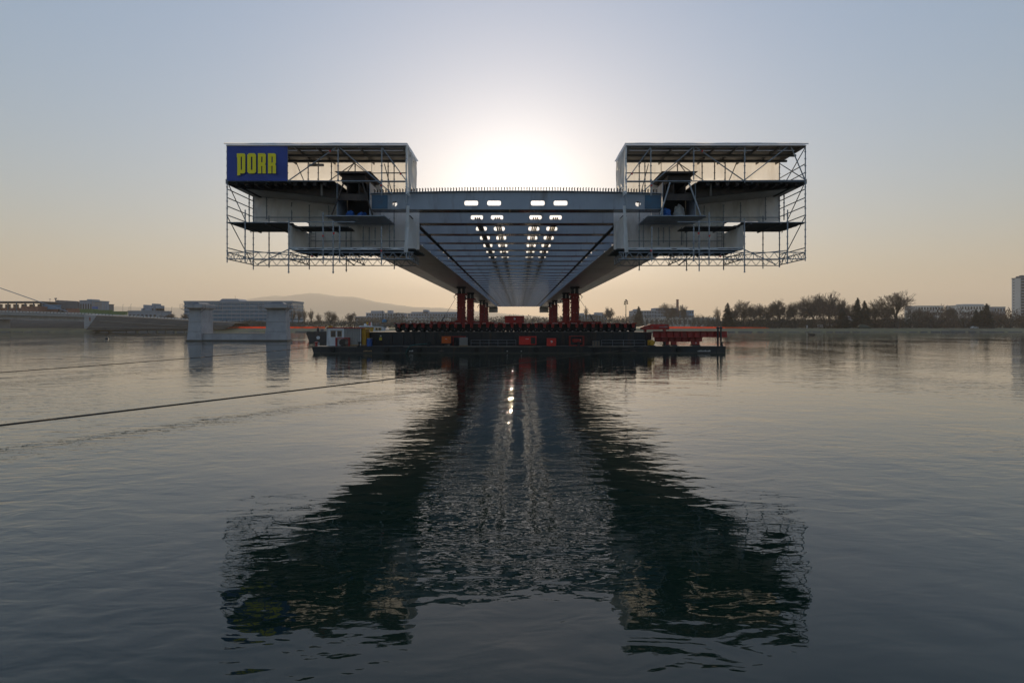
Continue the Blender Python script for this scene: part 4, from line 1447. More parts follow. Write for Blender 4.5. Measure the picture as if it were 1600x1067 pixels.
# --- pusher boat behind the office
def build_boat():
    D = 128.0
    x0, x1 = px(556, D), px(606, D)
    root = thing('pusher_boat', 'white and yellow pusher boat with flags behind the office container', 'boat', ((x0 + x1) / 2, D, 0))
    X = lambda q: px(q, D)
    Z = lambda q: pz(q, D)
    MB().frustum([(X(550), D, -.5), (X(607), D, -.5), (X(607), D + 5, -.5), (X(550), D + 5, -.5)], [(X(545), D - .4, 3.0), (X(610), D - .4, 3.0), (X(610), D + 5.4, 3.0), (X(545), D + 5.4, 3.0)]).build('hull', 'hull_black', root)
    part('deckhouse', 'yellow', root, bevel=.1, box=(X(562), X(588), D, D + 4, 3.002, Z(511.5)))
    part('deckhouse_roof', 'white_panel', root, bevel=.08, box=(X(561), X(589), D - .2, D + 4.2, Z(511.5) + .002, Z(509)))
    MB().prism([(X(584), 3.002), (X(604), 3.002), (X(600), Z(510)), (X(586), Z(510))], D - .8, D - .25).build('cabin', 'white_panel', root)
    MB().prism([(X(584), 3.6), (X(603), 3.6), (X(599.5), Z(509)), (X(586), Z(509))], D - .22, D + 3.5).build('wheelhouse', 'white_panel', root)
    part('wheelhouse_roof', 'grey_panel', root, box=(X(583), X(602), D - .9, D + 4, Z(509) + .002, Z(508)))
    for (a, b) in ((588, 591.5), (592.5, 597)):
        w = part('window', 'yellow', root, box=(X(a), X(b), D - .86, D - .803, Z(516), Z(512)))
        part('pane', 'window_dark', w, box=(X(a) + .1, X(b) - .1, D - .88, D - .862, Z(516) + .1, Z(512) - .1))
    for (a, b) in ((565, 570), (573, 578)):
        w = part('window', 'white_panel', root, box=(X(a), X(b), D - .06, D - .004, Z(518), Z(514)))
        part('pane', 'window_dark', w, box=(X(a) + .1, X(b) - .1, D - .08, D - .062, Z(518) + .1, Z(514) - .1))
    MB().tube((X(596), D + 1, Z(508)), (X(596), D + 1, Z(485)), .07, .04, 6).build('mast', 'galvanised_dark', root)
    MB().tube((X(580), D + 1, Z(509)), (X(580), D + 1, Z(498)), .04, .04, 6).build('mast', 'galvanised_dark', root)
    MB().bar((X(593), D + 1, Z(501)), (X(606), D + 1, Z(500.5)), .1).build('radar_arm', 'galvanised_dark', root)
    MB().lathe((X(599), D + 1, Z(503.5)), [(.5, 0), (.55, .3), (.35, .6), (.1, .7)], n=10).build('radar_dome', 'container_blue', root)
    MB().lathe((X(569), D + 1, Z(508.9)), [(.3, 0), (.35, .25), (.2, .5)], n=10).build('radar_dome', 'white_panel', root)
    for k in range(6):
        xx = X(576 + k * 3.2)
        MB().tube((xx, D - .3, Z(509) + .1), (xx, D - .3, Z(505.5)), .03, .03, 5).build('railing_post', 'galvanised', root)
    MB().tube((X(576), D - .3, Z(505.5)), (X(592), D - .3, Z(505.5)), .03, .03, 5).build('railing', 'galvanised', root)
    f = sheet('flag', 'yellow', root, (X(570.5), D + .9, Z(507)), (X(574), D + .9, Z(507)), (X(574), D + .9, Z(503)), (X(570.5), D + .9, Z(503)), 6, 4, .1, 3)
    f['label'] = 'yellow flag'
    f = sheet('flag', 'bright_red', root, (X(576), D + .9, Z(509)), (X(577.6), D + .9, Z(509)), (X(577.6), D + .9, Z(503.5)), (X(576), D + .9, Z(503.5)), 4, 4, .06, 4)
    f = sheet('flag', 'mark_white', root, (X(577.6), D + .9, Z(509)), (X(579.4), D + .9, Z(509)), (X(579.4), D + .9, Z(503.5)), (X(577.6), D + .9, Z(503.5)), 4, 4, .06, 5)
    return root


build_boat()

# work barge at left behind
D = 164.0
x0, x1 = px(478, D), px(545, D)
root = thing('work_barge', 'low dark moored work barge beyond the left end of the pontoon', 'barge', ((x0 + x1) / 2, D, 0))
MB().frustum([(x0 + 1.2, D, -.8), (x1, D, -.8), (x1, D + 8, -.8), (x0 + 1.2, D + 8, -.8)], [(x0, D, 2.3), (x1, D, 2.3), (x1, D + 8, 2.3), (x0, D + 8, 2.3)]).build('hull', 'hull_black', root)
part('bulwark', 'hull_black', root, box=(x0 + .3, x1, D - .1, D, 2.302, 2.75))
MB().lathe((px(495, D), D + 1, 2.302), [(.5, 0), (.35, .5), (.4, 1.0), (.2, 1.6)], n=8).build('capstan', 'hull_black', root)
part('locker', 'building_dark', root, box=(px(500, D), px(504, D), D + .3, D + 1.2, 2.302, 3.5))
MB().lathe((px(497.5, D), D - .15, 1.0), [(.2, -.1), (.5, -.08), (.5, .08), (.2, .1)], 'y', 12).build('fender', 'white_panel', root)

# ------------------------------------------------------------------ concrete river pier
def build_pier():
    D = 164.0
    root = thing('bridge_pier', 'grey concrete river pier with two tapered columns joined by a low wall', 'pier', (px(372, D), D, 0))
    X = lambda q: px(q, D)
    Z = lambda q: pz(q, D)

    def column(xa, xb, ta, tb, dep, nm):
        # foot ring to shoulder ring, in three lifts with slim recessed joints
        zs = [-1.0, Z(518), Z(503), Z(484)]
        zf = lambda t: None
        for i in range(3):
            z0, z1 = zs[i], zs[i + 1] - .06
            t0, t1 = (z0 + 1) / (zs[-1] + 1), (z1 + 1) / (zs[-1] + 1)
            L = lambda t: X(xa) + (X(ta) - X(xa)) * t
            Rr = lambda t: X(xb) + (X(tb) - X(xb)) * t
            MB().frustum([(L(t0), D - .5 * (1 - t0), z0), (Rr(t0), D - .5 * (1 - t0), z0), (Rr(t0), D + dep, z0), (L(t0), D + dep, z0)],
                         [(L(t1), D - .5 * (1 - t1), z1), (Rr(t1), D - .5 * (1 - t1), z1), (Rr(t1), D + dep, z1), (L(t1), D + dep, z1)]).build('column_lift', 'concrete', root, bevel=.05)
            MB().box(L(t1) + .05, Rr(t1) - .05, D + .06, D + dep - .05, z1 - .1, z1 + .06).build('joint', 'concrete', root)
        xl, xr = X(ta), X(tb)
        MB().frustum([(xl, D, Z(484)), (xr, D, Z(484)), (xr, D + dep, Z(484)), (xl, D + dep, Z(484))],
                     [(xl - .5, D - .5, Z(481)), (xr + .5, D - .5, Z(481)), (xr + .5, D + dep + .5, Z(481)), (xl - .5, D + dep + .5, Z(481))]).build('corbel', 'concrete', root)
        MB().box(xl - .55, xr + .55, D - .55, D + dep + .55, Z(481) + .002, Z(475)).build('cap', 'concrete', root, bevel=.06)
        MB().frustum([(xl + .4, D + .2, Z(475)), (xr - .4, D + .2, Z(475)), (xr - .4, D + dep - .2, Z(475)), (xl + .4, D + dep - .2, Z(475))],
                     [(xl + 1.2, D + .6, Z(472)), (xr - 1.2, D + .6, Z(472)), (xr - 1.2, D + dep - .6, Z(472)), (xl + 1.2, D + dep - .6, Z(472))]).build('bearing_plinth', 'building_dark', root)
        # work platform with railing
        pa, pb = xl - 2.0, xr + 2.0
        for k in range(4):
            y = D - 1.3 + k * .3
            MB().box(pa, pb, y, y + .28, Z(482.3), Z(482.3) + .08).build('platform_plank', 'timber', root)
        MB().box(pa, pb, D + dep + .6, D + dep + 1.5, Z(482.3), Z(482.3) + .08).build('platform_plank', 'timber', root)
        for xx in (pa, pa + .9, pb - .9, pb):
            MB().tube((xx, D - 1.25, Z(482.3) + .08), (xx, D - 1.25, Z(482.3) + 1.25), .035, .035, 5).build('railing_post', 'galvanised_dark', root)
            MB().tube((xx, D + dep + 1.4, Z(482.3) + .08), (xx, D + dep + 1.4, Z(482.3) + 1.25), .035, .035, 5).build('railing_post', 'galvanised_dark', root)
        for (a, b) in ((pa, pa + .9), (pb - .9, pb)):
            for dz in (.6, 1.2):
                MB().tube((a, D - 1.25, Z(482.3) + dz), (b, D - 1.25, Z(482.3) + dz), .03, .03, 5).build('railing', 'galvanised_dark', root)
                MB().tube((a, D - 1.25, Z(482.3) + dz), (a, D + dep + 1.4, Z(482.3) + dz), .03, .03, 5).build('railing', 'galvanised_dark', root)
        for sx, xx in ((-1, pa), (1, pb)):
            MB().bar((xx - sx * .2, D - .9, Z(482.3) - .03), (xx - sx * 1.9, D - .55, Z(489)), .09).build('strut', 'galvanised_dark', root)
    column(293, 316, 296, 314, 6.2, 'left')
    column(414.5, 449.5, 417, 446, 2.6, 'right')
    MB().box(X(315), X(415), D + .6, D + 3.0, -1, Z(521.5)).build('base_wall', 'concrete', root, bevel=.08)
    MB().box(X(315), X(415), D + .5, D + 3.1, Z(521.5) + .002, Z(521.5) + .12).build('coping', 'concrete_light', root)
    # dark wet band
    MB().box(X(292.4), X(450.2), D - .62, D + 3.2, -.6, .38).build('wet_band', 'wet_stain', root)


build_pier()

# ------------------------------------------------------------------ ropes and buoy
def rope_between(a, b, r, sag, label, ext=0.0):
    a, b = Vector(a), Vector(b)
    n = 30
    pts = []
    for k in range(n + 1):
        t = k / n
        p = a.lerp(b, t)
        p.z -= sag * 4 * t * (1 - t)
        pts.append(p)
    m = MB()
    m.path(pts, r, 7)
    tag(m.build('mooring_rope', 'rope', smooth=True), label, 'rope', 'mooring ropes')


e = P(1015, 541.5, 94.6)
e2 = Vector((-21.9, 24.0, CZ - 154 * 24.0 / F))
d = (e2 - e)
rope_between(e, e + d * 1.22, 0.045, 0.16, 'thick dark mooring rope crossing the foreground water from left edge to barge')
e = P(489, 543, 94.6)
e2 = Vector((px(0, 50), 50.0, pz(578, 50)))
rope_between(e, e + (e2 - e) * 1.5, 0.04, 0.25, 'thinner mooring rope running from the pontoon left end towards the left edge')

root = thing('buoy', 'small dark round buoy alone on the water at left', 'buoy', (px(166.5, 186), 186, 0))
MB().lathe((px(166.5, 186), 186, -.4), [(.35, 0), (.55, .35), (.52, .65), (.3, .9), (.08, .98)], n=14).build('float', 'hull_black', root, smooth=True)
MB().tube((px(166.5, 186), 186, .55), (px(166.5, 186), 186, .8), .05, .05, 6).build('eye', 'galvanised_dark', root)
D = 266.0
root = thing('rowing_boat', 'small dark boat with raised bow drifting before the right bank', 'boat', (px(1268, D), D, 0))
x = px(1268, D)
MB().frustum([(x - 1.1, D - .4, -.2), (x + 1.2, D - .35, -.2), (x + 1.2, D + .35, -.2), (x - 1.1, D + .4, -.2)],
             [(x - 1.6, D - .5, .55), (x + 1.6, D - .55, .42), (x + 1.6, D + .55, .42), (x - 1.6, D + .5, .55)]).build('hull', 'hull_black', root)
MB().bar((x - 1.5, D, .5), (x - 1.75, D, 1.5), .2).build('bow_post', 'hull_black', root)
part('thwart', 'timber', root, box=(x - .1, x + .3, D - .45, D + .45, .56, .62))

# ------------------------------------------------------------------ left bank: road bridge, ramp, yard
def build_road_bridge():
    D = 362.0
    xa = px(132, D)
    x_far = -470.0
    root = thing('road_bridge', 'older pale road bridge with railing ending at the left bank', 'bridge', (xa, D, 2))
    zt = lambda x: 11.3 + (xa - x) * 0.030 - (xa - x) * (xa - x) * 0.00007
    n = 20
    def strip(nm, mat, zo0, zo1, y0, y1):
        for k in range(n):
            a, b = x_far + (xa - x_far) * k / n, x_far + (xa - x_far) * (k + 1) / n
            m = MB().frustum([(a, y0, zt(a) + zo0), (b - .04, y0, zt(b) + zo0), (b - .04, y1, zt(b) + zo0), (a, y1, zt(a) + zo0)],
                             [(a, y0, zt(a) + zo1), (b - .04, y0, zt(b) + zo1), (b - .04, y1, zt(b) + zo1), (a, y1, zt(a) + zo1)])
            m.build(nm, mat, root)
    strip('fascia_panel', 'concrete_light', -1.9, 0, D, D + 16)
    strip('box_girder', 'concrete', -4.6, -1.95, D + 3, D + 13)
    # parapet: posts with white infill panels
    pm_ = MB().box(-.08, .08, -.08, .08, 0, 1.0).mesh('parapet_post', 'building_dark')
    pn_ = MB().box(-.80, .80, -.03, .03, .15, .8).mesh('parapet_panel', 'building_white')
    x = x_far
    while x < xa + 66:
        z = zt(x) if x < xa else ramp_z(x)
        link('parapet_post', pm_, root, loc=(x - OFF[root].x, .2, z - OFF[root].z))
        link('parapet_panel', pn_, root, loc=(x + 1.1 - OFF[root].x, .2, z - OFF[root].z))
        x += 2.2
    MB().frustum([(xa, D - .3, 1), (xa + 8, D - .3, 1), (xa + 8, D + 15.9, 1), (xa, D + 15.9, 1)], [(xa, D - .3, zt(xa) - .2), (xa + 8, D - .3, ramp_z(xa + 8) - .2), (xa + 8, D + 15.9, ramp_z(xa + 8) - .2), (xa, D + 15.9, zt(xa) - .2)]).build('abutment', 'concrete', root)
    MB().box(xa + 3.2, xa + 4.2, D - .36, D - .305, 7.0, 9.4).build('notice_board', 'brick', root)
    for x in (xa - 60, xa - 150):
        MB().box(x - 2, x + 2, D + 4, D + 12, -2, zt(x) - 4.605).build('river_pier', 'concrete', root)
    # inclined stay
    a, b = P(106, 487, D + 1), P(-140, 401, D + 1)
    MB().tube(a, b, .24, .24, 8).build('stay_cable', 'building_haze_grey', root)


def ramp_z(x):
    xa = px(132, 362)
    return 11.3 - max(0, (x - xa)) * 0.055


def build_ramp():
    D = 362.0
    xa = px(132, D) + 8.05
    m = MB()
    n = 14
    prev = None
    rows = []
    for k in range(n + 1):
        x = xa + 88 * k / n
        z = max(2.6, ramp_z(x) - .2)
        rows.append([(x - (6 if k else 0), D - 9.5 + 5 * (k / n), 1.4), (x, D - 4, 1.4 + (z - 1.4) * .55 + .3 * noise.noise(Vector((x * .1, 0, 0)))), (x, D - .2, z), (x, D + 16, z), (x, D + 26, 1.4)])
    for r_ in rows: m.v += r_
    for k in range(n):
        for j in range(4):
            m.f.append((k * 5 + j, (k + 1) * 5 + j, (k + 1) * 5 + j + 1, k * 5 + j + 1))
    m.f.append((0, 1, 2, 3, 4))
    tag(m.build('embankment', 'soil'), kind='structure')
    for i, (x0, x1, f0, f1) in enumerate(((xa + 4, xa + 78, .62, .30), (xa - 2, xa + 80, .16, .14))):
        q = MB()
        nn = 16
        for k in range(nn):
            pts = []
            for t, dz in (((k) / nn, 0), ((k + 1) / nn, 0)):
                x = x0 + (x1 - x0) * t
                f = f0 + (f1 - f0) * t
                kk = (x - xa) / 88
                z = max(2.6, ramp_z(x) - .2)
                ya, yb = D - 9.5 + 5 * max(0, kk), D - 4
                zz = 1.4 + (z - 1.4) * .55 * min(1, f / .55) if f < .55 else 1.4 + (z - 1.4) * f
                yy = ya + (yb - ya) * min(1, f / .55) if f < .55 else yb + (D - .2 - yb) * (f - .55) / .45
                pts.append((x, yy - .5, zz + .05))
                pts.append((x, yy + .9, zz + .45))
            q.quad(pts[0], pts[2], pts[3], pts[1])
        tag(q.build('path', 'gravel', fix=False), kind='structure')


build_road_bridge()
build_ramp()


def build_dike():
    m = MB()
    xs = list(range(-560, -190, 10))
    for x in xs:
        k = max(0.0, min(1.0, (-215 - x) / 40))
        h = 2.5 + 5.2 * k + .6 * noise.noise(Vector((x * .05, 0, 3)))
        m.v += [(x, 379, 1.5), (x, 388, h * .75), (x, 394, h), (x, 420, h), (x, 428, 1.5)]
    for i in range(len(xs) - 1):
        for j in range(4):
            m.f.append((i * 5 + j, (i + 1) * 5 + j, (i + 1) * 5 + j + 1, i * 5 + j + 1))
    tag(m.build('dike_ground', 'soil', fix=False), kind='structure')


build_dike()


def windows_grid(root, xs, zs, y, w, h, mat='window_dark', depth=.08):
    me = MB().box(-w / 2, w / 2, -depth, 0, 0, h).mesh('window', mat)
    for x in xs:
        for z in zs:
            link('window', me, root, loc=(x - OFF[root].x, y - .004 - OFF[root].y, z - OFF[root].z))


def block(name, label, cat, X0, X1, ytop, D, depth, mat, ybase=None, floors=0, bays=0, band=None, roofbits=(), roof=None):
    x0, x1 = px(X0, D), px(X1, D)
    zt = pz(ytop, D)
    zb = 2.0 if ybase is None else pz(ybase, D)
    root = thing(name, label, cat, ((x0 + x1) / 2, D, zb))
    part('wall', mat, root, box=(x0, x1, D, D + depth, zb, zt))
    part('roof_edge', roof or mat, root, box=(x0 - .3, x1 + .3, D - .3, D + depth + .3, zt + .003, zt + .6))
    for k in range(floors):
        z0 = zb + (zt - zb) * (k + .3) / floors
        hh = (zt - zb) / floors * .5
        if band:
            w = part('window_band', band, root, box=(x0 + .4, x1 - .4, D - .12, D - .004, z0, z0 + hh))
        elif bays:
            windows_grid(root, [x0 + (x1 - x0) * (i + .5) / bays for i in range(bays)], [z0], D, (x1 - x0) / bays * .55, hh)
    for (a, b, h) in roofbits:
        xa, xb = x0 + (x1 - x0) * a, x0 + (x1 - x0) * b
        part('roof_unit', mat, root, box=(xa, xb, D + depth * .2, D + depth * .7, zt + .605, zt + .6 + h))
    return root


# yard behind the ramp
def shed_frame():
    D = 430
    root = thing('frame_hall', 'open steel framed hall with pale bays behind the road bridge', 'building', (px(30, D), D, 2))
    X = lambda q: px(q, D)
    part('roof', 'building_dark', root, box=(X(-60), X(66), D, D + 30, pz(472, D), pz(470.7, D)))
    for k in range(10):
        x = X(-56 + k * 13.4)
        part('column', 'building_dark', root, box=(x - .3, x + .3, D + .5, D + 1.1, 2, pz(472, D) - .01))
        if k < 9:
            part('bay_panel', 'building_white', root, box=(x + 1, x + (X(13.4) - X(0)) - 1.2, D + 26, D + 26.3, pz(480, D), pz(473.5, D)))
    part('plinth', 'brick', root, box=(X(-60), X(66), D + 2, D + 26, 2, pz(481, D)))
shed_frame()
block('warehouse', 'dark flat warehouse with brown base behind the left road bridge', 'building', 62, 121, 474, 445, 40, 'building_dark', floors=1, bays=9, roofbits=((.2, .28, 2.2), (.35, .75, 1.2)))
block('brick_store', 'low brick store building in front of the dark warehouse', 'building', 34, 60, 480, 424, 14, 'brick', floors=1, bays=4)
block('brick_store', 'low brick red shed right of the dark warehouse windows', 'building', 104, 118, 483.5, 424, 14, 'brick')
block('shipping_container', 'pale blue container stacked above the others at the left yard', 'container', 66, 90, 477.5, 432, 3, 'container_blue', ybase=483)
block('grey_silo_hall', 'grey boxy hall with rounded rooftop vents left of the yellow scaffold', 'building', 124.5, 144, 470.5, 440, 18, 'building_haze_grey', floors=2, bays=5, roofbits=((.3, .65, 1.0),))
# yellow scaffold beside it
D = 438
root = thing('scaffold_tower', 'small yellowish scaffold tower with blue sheet beside the grey hall', 'scaffold', (px(150, D), D, 2))
for X in (145, 149, 153, 157):
    for yy in (D, D + 4):
        MB().tube((px(X, D), yy, 2), (px(X, D), yy, pz(472, D)), .12, .12, 5).build('standard', 'timber', root)
for Y in (473, 477, 484):
    MB().tube((px(144.5, D), D - .15, pz(Y, D)), (px(157.5, D), D - .15, pz(Y, D)), .11, .11, 5).build('ledger', 'timber', root)
part('sheet', 'blue_sheet', root, box=(px(144.5, D), px(153.5, D), D - .5, D - .35, pz(483, D), pz(479, D)))
for k, (Xa, Xb_, Y, nm) in enumerate(((125, 148, 484.2, 'leftmost'), (148.5, 171, 485.8, 'middle'), (171.5, 195, 487.8, 'rightmost'))):
    root = block('shipping_container', 'green container on the ramp crest, %s of the three' % nm, 'container', Xa, Xb_, Y, 400, 3, 'container_green', ybase=492)
    for q in range(10):
        a = px(Xa, 400) + (px(Xb_, 400) - px(Xa, 400)) * (q + .2) / 10
        part('corrugation', 'container_green', root, box=(a, a + .5, 399.85, 399.995, pz(491.5, 400), pz(Y + .5, 400)))
block('plant_building', 'light grey plant building with rooftop machinery beyond the ramp', 'building', 200, 245, 486.5, 470, 20, 'building_haze_grey', floors=1, bays=7, roofbits=((.35, .9, 2.0), (.42, .46, 5), (.72, .78, 6), (.84, .9, 4.5)))
for i, (X, Y) in enumerate(((41, 473), (166, 477), (175.5, 480), (192, 476), (201.5, 480), (204.5, 475.5), (253, 480), (268, 480))):
    D = 452
    root = thing('lamp_post', 'thin distant lamp post over the left embankment, number %s counted from the left' % ['one', 'two', 'three', 'four', 'five', 'six', 'seven', 'eight'][i], 'lamp post', (px(X, D), D, 2.2), 'lamp posts behind the left bank')
    MB().tube((px(X, D), D, 2.2), (px(X, D), D, pz(Y, D)), .14, .08, 5).build('pole', 'galvanised_dark', root)
    MB().bar((px(X, D), D, pz(Y, D)), (px(X, D) + .9, D, pz(Y, D) + .1), .14).build('lamp_arm', 'galvanised_dark', root)
# chimney-like vents on the warehouse skyline
D = 450
for i, (X, Y, w) in enumerate(((78, 467.5, 'slim'), (87, 466.5, 'stout'))):
    root = thing('vent_mast', '%s dark mast on the roof of the left warehouse' % w, 'mast', (px(X, D), D, pz(474, D) + .6))
    r_ = .12 if i == 0 else .3
    MB().tube((px(X, D), D, pz(474, D) + .6), (px(X, D), D, pz(Y, D)), r_, r_, 6).build('shaft', 'building_dark', root)
    MB().bar((px(X, D) - .7, D, pz(Y, D)), (px(X, D) + .7, D, pz(Y, D)), .35 if i == 0 else .9).build('head', 'building_dark', root)


# office block behind the pier
def office():
    D = 470
    root = thing('office_building', 'long blue glass office building with banded storeys behind the river pier', 'building', (px(372, D), D, 2))
    X = lambda q: px(q, D)
    xa, xb = X(288), X(457)
    zt = pz(471.5, D)
    part('core', 'building_glass', root, box=(xa, xb, D, D + 24, 2, zt))
    n = 7
    for k in range(n):
        z = 2 + (zt - 2) * (k + 1) / n
        part('floor_band', 'building_haze_grey', root, box=(xa - .2, xb + .2, D - .5, D + 24.2, z - 1.1, z))
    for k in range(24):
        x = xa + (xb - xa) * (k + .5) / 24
        part('mullion', 'building_haze_grey', root, box=(x - .12, x + .12, D - .25, D - .01, 2, zt - 1.11))
    for k in range(6):
        for j in range(0, 23, 2):
            x = xa + (xb - xa) * (j + .55 + .9 * ((j * 3 + k) % 2)) / 24
            z = 2 + (zt - 2) * k / n + .25
            part('pane', 'building_glass', root, box=(x, x + 2.9, D - .2, D - .02, z, z + 2.0))
    MB().prism([(X(337), zt + .01), (X(373), zt + .01), (X(367), pz(466.5, D)), (X(343), pz(466.5, D))], D + 4, D + 18).build('penthouse', 'building_haze_grey', root)
    MB().tube((X(360), D + 8, zt), (X(360), D + 8, pz(461, D)), .12, .08, 5).build('antenna', 'galvanised_dark', root)
    part('parapet', 'building_haze_grey', root, box=(xa - .4, xb + .4, D - .6, D + 24.4, zt + .003, zt + .7))
office()

# far buildings in the haze
block('apartment_slab', 'hazy stepped grey block left of the bridge, behind the boat', 'building', 555, 572, 495, 760, 30, 'building_haze_grey', floors=3, bays=6)
block('apartment_slab', 'hazy grey block with raised lift tower above the pusher boat', 'building', 572, 630, 489.5, 780, 30, 'building_haze_grey', floors=4, bays=14, roofbits=((.1, .4, 3), (.55, .65, 3.5)))
block('apartment_slab', 'long hazy grey block close left of the front red towers', 'building', 637, 722, 490, 820, 30, 'building_haze_grey', floors=4, bays=20, roofbits=((.05, .95, 2), (.27, .36, 5)))
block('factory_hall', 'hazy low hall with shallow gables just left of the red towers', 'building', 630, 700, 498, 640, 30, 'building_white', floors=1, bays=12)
block('apartment_slab', 'hazy low flat block just right of the bridge soffit', 'building', 905, 948, 492, 820, 30, 'building_haze_grey', floors=3, bays=10, roofbits=((.05, .2, 2), (.6, .9, 3)))
block('apartment_slab', 'hazy wide grey block right of the light mast', 'building', 990, 1026, 486, 720, 30, 'building_haze_grey', floors=5, bays=9, roofbits=((.1, .3, 2),))
block('apartment_slab', 'taller hazy grey block standing beside the chimney', 'building', 1024, 1059, 482, 730, 24, 'building_haze_grey', floors=6, bays=9)
block('apartment_slab', 'small square pale blue block right of the chimney', 'building', 1066, 1084, 485.5, 720, 20, 'container_blue', floors=4, bays=5)
block('low_hall', 'long low white roofed hall behind the hedge in the middle right', 'building', 1000, 1118, 497, 640, 30, 'building_white', floors=1, bays=16)
block('apartment_slab', 'pale flat roofed block peeping above trees right of the great bare tree', 'building', 1434, 1474, 478.5, 700, 24, 'building_white', floors=4, bays=9, roof='building_haze_grey')
block('apartment_slab', 'wide pale block above the russet bush near the right edge', 'building', 1502, 1547, 477.5, 720, 26, 'building_white', floors=4, bays=10, roof='building_haze_grey', roofbits=((.2, .9, 1.5),))
block('apartment_slab', 'small low pale block between the conifer and the white tower', 'building', 1553, 1571, 480, 720, 20, 'building_haze_grey', floors=3, bays=4)
D = 735
root = thing('factory_chimney', 'tall slim factory chimney on the hazy skyline right of the bridge', 'chimney', (px(1058.5, D), D, 2))
MB().lathe((px(1058.5, D), D, 2), [(2.2, 0), (1.5, pz(469, D) - 3), (1.75, pz(469, D) - 2.6), (1.75, pz(468, D) - 2), (1.3, pz(468, D) - 1.9)], n=14).build('shaft', 'brick', root)
for k in range(2):
    MB().lathe((px(1058.5, D), D, pz(474 + 6 * k, D)), [(1.8, 0), (1.85, .3), (1.8, .6)], n=14).build('band', 'building_dark', root)


def tower_block():
    D = 560
    x0, x1 = px(1594, D), px(1662, D)
    dep = 9.6
    zt = pz(434.5, D)
    root = thing('high_rise', 'pale high rise tower with rows of balconies at the right edge', 'building', ((x0 + x1) / 2, D, 2))
    part('wall', 'building_white', root, box=(x0, x1, D, D + dep, 2, zt))
    n = 17
    for k in range(n):
        z = 2 + (zt - 2) * k / n + 1.0
        for j in range(6):
            w = (x1 - x0) / 6
            xa = x0 + .5 + j * w
            part('window', 'window_dark', root, box=(xa + .3, xa + w - 1.2, D - .09, D - .004, z + .1, z + 1.5))
            f = part('balcony', 'building_haze_grey', root, box=(xa, xa + w - .9, D - 1.2, D - .095, z - .95, z))
    for k in range(n):
        z = 2 + (zt - 2) * k / n + 1.2
        part('window', 'window_dark', root, box=(x0 - .08, x0 - .004, D + 6.6, D + 7.6, z, z + 1.1))
    part('roof_edge', 'building_dark', root, box=(x0 - .3, x1, D - .3, D + dep + .3, zt + .003, zt + .6))
    for q, hh in ((1597, 1.4), (1602, 2.4), (1607, 1.8), (1616, 3)):
        part('roof_unit', 'building_dark', root, box=(px(q, D) - 1, px(q, D) + 1.5, D + 3, D + 6, zt + .603, zt + .6 + hh))


tower_block()

# orange nets / booms along the banks
def orange_fence(X0, X1, y0, y1, D, label, h=1.6):
    x0, x1 = px(X0, D), px(X1, D)
    root = thing('barrier_fence', label, 'fence', ((x0 + x1) / 2, D, 2), 'orange barrier fences')
    n = max(2, int((x1 - x0) / 4))
    for k in range(n):
        a, b = x0 + (x1 - x0) * k / n, x0 + (x1 - x0) * (k + 1) / n
        za, zb = pz(y0 + (y1 - y0) * k / n, D), pz(y0 + (y1 - y0) * (k + 1) / n, D)
        m = MB().frustum([(a, D - .03, za - h), (b - .05, D - .03, zb - h), (b - .05, D + .03, zb - h), (a, D + .03, za - h)],
                         [(a, D - .03, za), (b - .05, D - .03, zb), (b - .05, D + .03, zb), (a, D + .03, za - .06)])
        m.build('net_panel', 'orange_net', root)
        MB().box(a - .04, a + .04, D + .035, D + .11, min(za, zb) - h - .6, za + .1).build('post', 'timber', root)


orange_fence(240, 300, 510.2, 510.2, 366, 'orange barrier fence on the bank left of the pier')
orange_fence(216, 229, 512.5, 509.5, 363, 'short tilted piece of orange barrier near the ramp foot', 1.4)
orange_fence(300, 420, 510.3, 510.3, 366, 'orange barrier fence seen between the two pier columns')
orange_fence(425, 508, 510.3, 510.4, 366, 'orange barrier fence between the pier and the office container')
orange_fence(1040, 1197, 510.3, 511.2, 366, 'long orange barrier fence on the right bank beyond the red girders', 1.5)
orange_fence(1198, 1216, 511.8, 517.5, 362, 'short orange boom sloping down the right bank to the water', 1.0)

# pergola, house, vans, bench, small shelter on the right bank
D = 364
root = thing('pergola', 'dark timber pergola standing on the right bank', 'pergola', (px(1208, D), D, 1.9))
for X in (1200.5, 1206, 1211, 1216):
    for yy in (D, D + 3):
        part('post', 'bark', root, box=(px(X, D) - .15, px(X, D) + .15, yy, yy + .3, 1.4, 5.6))
for yy in (D, D + 3):
    part('beam', 'bark', root, box=(px(1199, D), px(1217.5, D), yy - .05, yy + .3, 5.602, 5.95))
for k in range(9):
    x = px(1199.5 + k * 2.2, D)
    part('rafter', 'bark', root, box=(x - .08, x + .08, D - .5, D + 3.8, 5.952, 6.12))
D = 398
root = thing('house', 'small white gabled house half hidden by conifers on the right bank', 'house', (px(1329, D), D, 2.2))
xa, xb = px(1321, D), px(1336, D)
zt = pz(501, D)
MB().prism([(xa, 2.2), (xb, 2.2), (xb, zt), ((xa + xb) / 2, zt + 2.6), (xa, zt)], D, D + 7).build('wall', 'building_white', root)
MB().prism([(xa - .4, zt - .2), ((xa + xb) / 2, zt + 2.65), ((xa + xb) / 2, zt + 3.0), (xa - .4, zt + .15)], D - .3, D + 7.3).build('roof', 'building_dark', root)
MB().prism([((xa + xb) / 2 + .003, zt + 2.65), (xb + .4, zt - .2), (xb + .4, zt + .15), ((xa + xb) / 2 + .003, zt + 3.0)], D - .3, D + 7.3).build('roof', 'building_dark', root)
for x in (xa + 1.6, xb - 2.8):
    w = part('window', 'window_dark', root, box=(x, x + 1.2, D - .06, D - .004, 3.2, 4.6))
part('door', 'window_dark', root, box=((xa + xb) / 2 - .5, (xa + xb) / 2 + .5, D - .06, D - .004, 2.25, 4.3))


